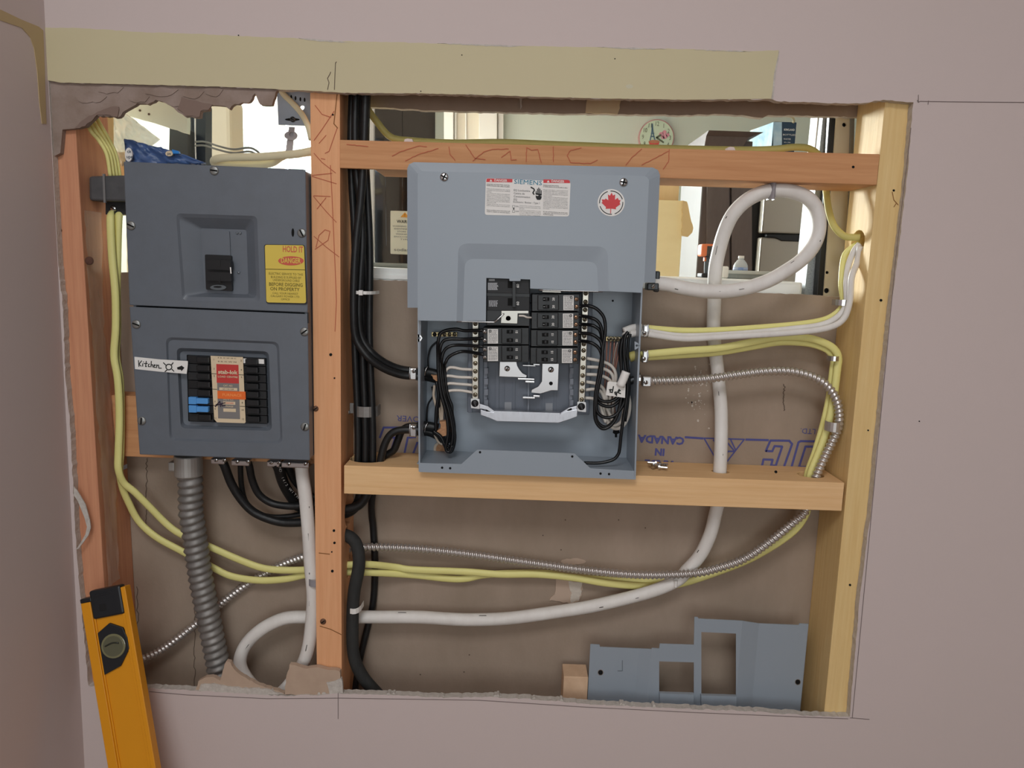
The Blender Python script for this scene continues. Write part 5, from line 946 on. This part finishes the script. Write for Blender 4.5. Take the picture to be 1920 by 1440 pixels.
text('lettering', 'KIRKLAND', 1480, 243.5, 2.995, 3.6, WHITE, cbx, bold=.02, wid=20); text('lettering', 'BOTTLED', 1480, 253, 2.995, 3, WHITE, cbx, wid=24); text('lettering', 'WATER', 1476, 261, 2.995, 3, WHITE, cbx, wid=14); text('lettering', '40 x 500', 1476, 267, 2.995, 2, WHITE, cbx, wid=12); prism('printed_seal', circ(1477, 273, 3, 12), 2.994, 2.997, WHITE, cbx)
tube('carton_strap', [(1447, 217, 2.96), (1470, 217, 2.96), (1484, 219, 2.96), (1489, 226, 2.98), (1487, 230, 2.99)], .006, IVC, kx, 6)
# ---- near counter with things on it
ZC = W(1400, 523, .75).z
ctp = thing('kitchen_counter', 'white kitchen counter right behind the opening', 'counter', Vector((.15, .45, FLOOR_K)))
XC0, XC1 = W(655, 520, .2).x, W(1530, 545, .2).x
XC2 = W(1496, 545, .14).x
V, F = solid([[(XC0, .12), (XC2, .12), (XC2, .215), (XC1, .215), (XC1, .74), (XC0, .74)]], ZC-.035, ZC); mk('worktop', [(v[0], v[2], v[1]) for v in V], F, mat('white_worktop', (238, 240, 236), .35), ctp, False, .004); box('counter_base', XC0+.01, XC2-.01, .14, .7, FLOOR_K, ZC-.035, KWH, ctp)
prism('counter_edge', rough([(690, 514), (764, 517), (764, 524), (690, 522)], 6, .6, 2), .118, .125, KWH, ctp)
# soda maker
ys_ = .36
so = thing('soda_maker', 'glossy black soda maker seen from behind, with a cream warning label', 'appliance', Vector((W(760, 500, ys_).x, ys_+.08, ZC)))
GB = mat('gloss_black', (18, 20, 22), .12, spec=.6, coat=.4); pz0 = W(760, 509, ys_).z
lp = qloop([(703, 150), (816, 152), (816, 510), (703, 507)], 12, 6); zz_ = [(x, max(z, ZC+.001)) for x, z in xz(lp, ys_)]
V, F = solid([zz_], ys_, ys_+.17); mk('soda_body', V, F, GB, so, bevel=.006)
prism('reflection_strip', [(750, 160), (754, 160), (754, 392), (750, 392)], ys_-.003, ys_, GB, so); prism('reflection_strip', [(712, 300), (722, 300), (724, 460), (716, 460)], ys_-.002, ys_, GB, so)  # raised strips shaped after reflections on the glossy back
box('soda_foot', zz_[0][0]-.01, zz_[0][0]+.15, ys_-.03, ys_+.19, ZC, ZC+.008, mat('foot_grey', (150, 156, 150), .4), so, .003)
sl = prism('warning_label', qloop([(732, 395), (800, 397), (800, 479), (732, 476)], 2), ys_-.0035, ys_-.0005, mat('cream_label', (226, 224, 204), .6), so); yl_ = ys_-.0042
prism('warning_triangle', [(759, 398), (768, 408), (751, 407)], yl_, yl_+.0006, mat('amber', (226, 158, 60), .5), sl); text('lettering', '!', 759, 404, yl_-.0004, 5, BLACKINK, sl); text('lettering', 'WARNING', 764, 416, yl_, 5.6, BLACKINK, sl, bold=.01, wid=40)
for i, (s, w) in enumerate((('WARNING - PRESSURISED', 62), ('IDENTIFIED - DANGER', 56), ('STORE - UPRIGHT', 44), ('WASHING - NEVER', 50), ('ENCLOSED - SPACES', 56), ('TYPE - 17.1', 32))): text('lettering', s, 767, 425+i*4.9, yl_, 2.6, GREYINK, sl, wid=w)
text('lettering', 'sodastream', 768, 469, yl_, 5.5, GREYINK, sl, wid=58)
# white slat of the kitchen left of it
tag(prism('white_batten', [(690, 150), (702, 150), (702, 512), (690, 512)], .5, .53, KWH, None, bevel=.002), 'narrow white upright batten beside the soda maker', 'batten')
# bottle on a grey tray
ty = .62
tr_ = thing('grey_tray', 'grey ribbed plastic tray on the white counter', 'tray', Vector((W(1410, 520, ty).x, ty+.06, ZC)))
TG = mat('tray_grey', (168, 178, 178), .5, n=((200, 4, 4), .5, (150, 160, 162))); p = W(1362, 508, ty); q = W(1470, 512, ty); box('tray_body', p.x, q.x, ty, ty+.16, ZC, p.z, TG, tr_, .004); box('tray_rim', p.x-.004, q.x+.004, ty-.004, ty+.164, p.z-.006, p.z+.002, mat('tray_rim', (208, 216, 214), .4), tr_, .002); pbox('tray_end', 1356, 499, 1366, 522, ty-.006, ty+.02, KWH, tr_, .004)
bt = thing('water_bottle', 'small clear water bottle with a white cap and blue label on the tray', 'bottle', Vector((W(1388, 506, ty+.06).x, ty+.06, p.z+.002)))
kb_ = PXM(1388, 500, ty+.06); bx, by, bz = W(1388, 506, ty+.06).x, ty+.06, p.z+.002
PET = mat('clear_plastic', (214, 220, 222), .15, alpha=.75, spec=.6)
def lathe(name, prof, m, par, n=20): return loft(name, [[(bx+r*kb_*math.cos(2*math.pi*i/n), by+r*kb_*math.sin(2*math.pi*i/n), bz+h*kb_) for i in range(n)] for r, h in prof], m, par, True, True, True)
lathe('bottle_body', [(12.5, 0), (13.2, 3), (13.2, 9), (11, 14), (7, 19), (4.6, 21), (4.6, 23)], PET, bt); lathe('bottle_label', [(13.5, .4), (13.5, 6)], mat('bottle_blue', (96, 140, 214), .5, n=((60, 60, 60), .9, (226, 232, 240))), bt); lathe('bottle_cap', [(5.4, 22), (5.6, 23), (5.4, 27.5)], KWH, bt)
# cordless drill standing on its battery
dy = .66; dd = thing('cordless_drill', 'orange and black cordless drill standing on the counter', 'drill', Vector((W(1330, 520, dy).x, dy, ZC)))
OR = mat('drill_orange', (232, 130, 84), .5); GRIP = mat('drill_grip', (84, 92, 98), .6)
tube('grip', [(1328, 480, dy), (1327, 500, dy), (1327, 516, dy)], .0085, GRIP, dd, 12, 3); pbox('battery', 1316, 512, 1342, 524, dy-.015, dy+.03, BLK2, dd, .003); pbox('motor_housing', 1322, 460, 1342, 481, dy-.014, dy+.02, mat('drill_dark', (70, 68, 66), .5), dd, .004); pbox('gear_collar', 1316, 457, 1326, 481, dy-.016, dy+.022, OR, dd, .004); pbox('top_stripe', 1322, 457, 1342, 462, dy-.0145, dy+.0205, OR, dd, .002); pbox('trigger', 1321, 482, 1325, 490, dy-.006, dy+.006, OR, dd, .001)
zd = ZC
for o in dd.children:
    lo = min((v.co.z for v in o.data.vertices))
    if o.name.startswith('battery'):
        for v in o.data.vertices:
            if v.co.z < lo+.004: v.co.z = 0
# tall appliance side at the opening's end
ap = thing('tall_appliance', 'tall appliance standing just behind the opening, beige flange with round holes and black gasket', 'appliance', Vector((W(1560, 520, .2).x, .3, FLOOR_K)))
BG = mat('beige_enamel', (206, 194, 166), .5); SPK = mat('speckled_grey', (176, 184, 186), .5, n=((500,)*3, .9, (130, 138, 142)))
fg = [(1572, 200), (1600, 200), (1590, 574), (1536, 574), (1556, 440)]
prism('flange', [(1570, 195), (1596, 196), (1586, 570), (1543, 570)], .13, .133, BG, ap, holes=[circ(1583, 234, 4, 12), circ(1551, 511, 3, 12), circ(1550, 545, 5, 12)]); prism('flange_backing', [(1566, 195), (1600, 196), (1590, 570), (1540, 570)], .139, .142, BLK, ap)
prism('flange_return', [(1595, 196), (1603, 196), (1593, 570), (1586, 570)], .128, .2, mat('grey_metal', (150, 152, 148), .4, .4), ap); prism('black_gasket', [(1558, 190), (1571, 190), (1544, 575), (1529, 575)], .134, .15, BLK, ap, bevel=.002); prism('speckled_side', [(1546, 190), (1563, 190), (1540, 575), (1506, 575)], .152, .2, SPK, ap); prism('pale_trim', [(1536, 190), (1547, 190), (1532, 330), (1522, 330)], .17, .2, KWH, ap)
tag(tube('black_flex', [(1520, 420, .64), (1515, 450, .64), (1512, 480, .6), (1508, 505, .5), (1500, 525, .4), (1491, 538, .35), (1488, 548, .3)], .0055, BLK, None, 10), 'black cord hanging down onto the counter beside the tall appliance', 'cord')
# ================================================================== things in and behind the cavity above the old panel
GW = mat('green_white_board', (222, 230, 212), .7); bd = thing('drywall_offcut', 'pale slanting board with screw holes behind the torn gypsum', 'board', W(300, 250, .2)); prism('board', rough([(228, 205), (258, 180), (330, 174), (352, 176), (350, 250), (300, 234), (236, 216)], 12, .8, 5), .2, .213, GW, bd)
for a, b in ((262, 207), (279, 214)): prism('screw_hole', circ(a, b, 2.2, 8), .1992, .2003, MATS['dark_stain'], bd)
for q, (a0, a1, b0) in enumerate(((350, 362, 200), (367, 385, 196))): tag(prism('black_upright', [(a0, b0), (a1, b0), (a1, 330), (a0, 330)], .3, .33, mat('navy_black', (44, 52, 62), .35), None, bevel=.001), ('slim black upright bar behind the old panel', 'wider black upright bar with a white flex behind it')[q], 'bar')
tag(tube('white_flex', [(366, 220, .28), (366, 262, .28), (367, 300, .28)], .0012, KWH, None, 6), 'thin white flex hanging between the two black bars', 'flex')
_p, _q = W(386, 180, .9), W(431, 180, .9); tag(box('cream_post', _p.x, _q.x, .9, 1.0, FLOOR_K, _p.z, mat('cream_post', (226, 216, 188), .6), None, .01), 'cream painted post beside the kitchen window', 'post')
def crumple(name, quad, y, m, label, cat, nu=16, nv=12, amp=.006, seed=1, par=None, th=.0008):
    r = random.Random(seed); V = []; F = []
    for j in range(nv+1):
        for i in range(nu+1):
            a, b = lerpq(quad, i/nu, j/nv); V.append(W(a, b, y+r.uniform(-amp, amp)))
    for j in range(nv):
        for i in range(nu): k = j*(nu+1)+i; F.append((k, k+nu+1, k+nu+2, k+1))
    o = mk(name, V, F, m, par, smooth=True); s = o.modifiers.new('t', 'SOLIDIFY'); s.thickness = th
    return tag(o, label, cat) if label else o
crumple('plastic_bag', [(196, 218), (238, 214), (300, 262), (228, 312)], .17, mat('clear_bag', (226, 220, 200), .25, alpha=.55, spec=.7), 'crumpled clear plastic bag above the old panel', 'plastic bag', amp=.008, seed=2)
crumple('plastic_sheet', [(236, 345), (262, 345), (262, 515), (238, 515)], .16, mat('pale_bag', (232, 232, 214), .3, alpha=.8), 'strip of pale plastic sheeting beside the yellow pair', 'plastic sheet', 6, 20, .006, 3)
tag(prism('pine_batten', [(170, 225), (196, 214), (199, 520), (180, 520)], .104, .13, mat('pine', (232, 198, 140), .6, n=((80, 80, 6), .6, (214, 174, 116))), None), 'pale pine batten behind the reddish stud', 'batten')
tag(prism('cardboard_box', [(318, 240), (352, 243), (352, 330), (316, 330)], .26, .29, mat('dark_card', (60, 62, 62), .6), None), 'dark carton edge behind the plastic bag', 'carton')
tag(prism('cardboard_box', [(215, 285), (240, 285), (240, 335), (215, 335)], .19, .22, mat('brown_card', (186, 150, 108), .8), None), 'brown cardboard piece under the plastic bag', 'carton')
bpk = thing('blue_package', 'crumpled blue printed plastic package lying on top of the old panel', 'package', W(300, 312, .05))
BLP = mat('blue_pack', (72, 102, 152), .35, n=((26,)*3, .7, (46, 70, 116)), spec=.6)
crumple('package_wrap', [(233, 260), (320, 282), (386, 308), (236, 312)], .06, BLP, None, None, 18, 8, .006, 6, bpk, .002); prism('package_fill', [(236, 268), (318, 288), (376, 312), (240, 314)], .066, .085, BLP, bpk)
prism('white_roundel', circ(241, 290, 7, 16, 13), .050, .0525, WHITE, bpk); text('lettering', 'ck', 242, 284, .0495, 6, NAVY, bpk, bold=.01); text('lettering', 'upe', 243, 294, .0495, 6, NAVY, bpk, bold=.01); prism('white_roundel', circ(317, 288, 7, 16, 5), .050, .0525, CREAM, bpk); text('lettering', 'pe', 317, 288, .0495, 5, NAVY, bpk); prism('blue_clip', [(322, 280), (334, 283), (336, 288), (324, 288)], .048, .054, mat('bright_blue', (40, 130, 210), .4), bpk)
cable('ivory_cable', [(585, 283, .06), (560, 288, .062), (530, 291, .064), (490, 294, .066), (440, 295, .066), (412, 297, .066), (401, 301, .07), (405, 307, .075), (430, 309, .08), (480, 309, .08), (510, 305, .078), (530, 293, .076), (560, 288, .075), (590, 284, .07)], .0058, IVC, 'flat ivory cable folded back on top of the old panel', flat=.6)
cable('ivory_cable', [(524, 160, .07), (531, 176, .07), (548, 193, .066), (566, 214, .06), (578, 238, .056), (584, 262, .052)], .0042, IVC, 'ivory cable slanting down past the steel bracket to the middle stud', flat=.7)
for q, dy_ in enumerate((0, 7)): cable('grey_flex', [(366, 266+dy_, .25), (384, 266+dy_, .24), (410, 274+dy_, .2), (438, 280+dy_, .18), (466, 277+dy_, .17), (480, 282+dy_, .17), (490, 291+dy_, .17)], .0016, mat('grey_flex', (120, 122, 116), .5), 'thin grey flex stretching from the black bars', 'pair of thin grey flexes')
br = thing('steel_bracket', 'dark steel bracket plate with slots hanging behind the yellow strip', 'bracket', W(552, 236, .088))
BS = mat('blued_steel', (140, 152, 166), .3, .35); prism('bracket_plate', [(518, 150), (586, 152), (586, 236), (522, 234)], .084, .088, BS, br, holes=[circ(566, 202, 4.5, 12)]); 
for a, b, rx, ry in ((546, 182, 1.6, 4), (554, 184, 1.6, 4), (563, 186, 1.6, 4), (571, 187, 1.6, 4), (548, 224, 14, 2.6)): prism('bracket_slot', circ(a, b, rx, 12, ry), .0834, .0842, MATS['hole_shade'], br)
screw(549, 224, .0834, .004, br, DARKM); prism('bracket_strap', [(541, 238), (552, 238), (547, 290), (534, 290)], .086, .089, GST, br); prism('strap_eye', circ(545, 254, 12, 18, 9), .083, .086, GST, br, holes=[circ(547, 252, 5, 12, 5)])

for q, (px, py, w, lab) in enumerate(((766, 262.5, 9, 'pinkish plaster crumb lying on the upper rail beside the old yellow cable'), (1371, 278, 8, 'white plaster crumb lying on the upper rail in front of the dark pantry'))):
    tag(prism('plaster_crumb', rough([(px-w, py+4), (px-w*.8, py-1.5), (px-w*.2, py-3), (px+w*.7, py-2), (px+w, py+4)], 4, .6, q), .03, .042, mat('crumb_plaster', (222, 206, 200), .9), None), lab, 'plaster crumb')
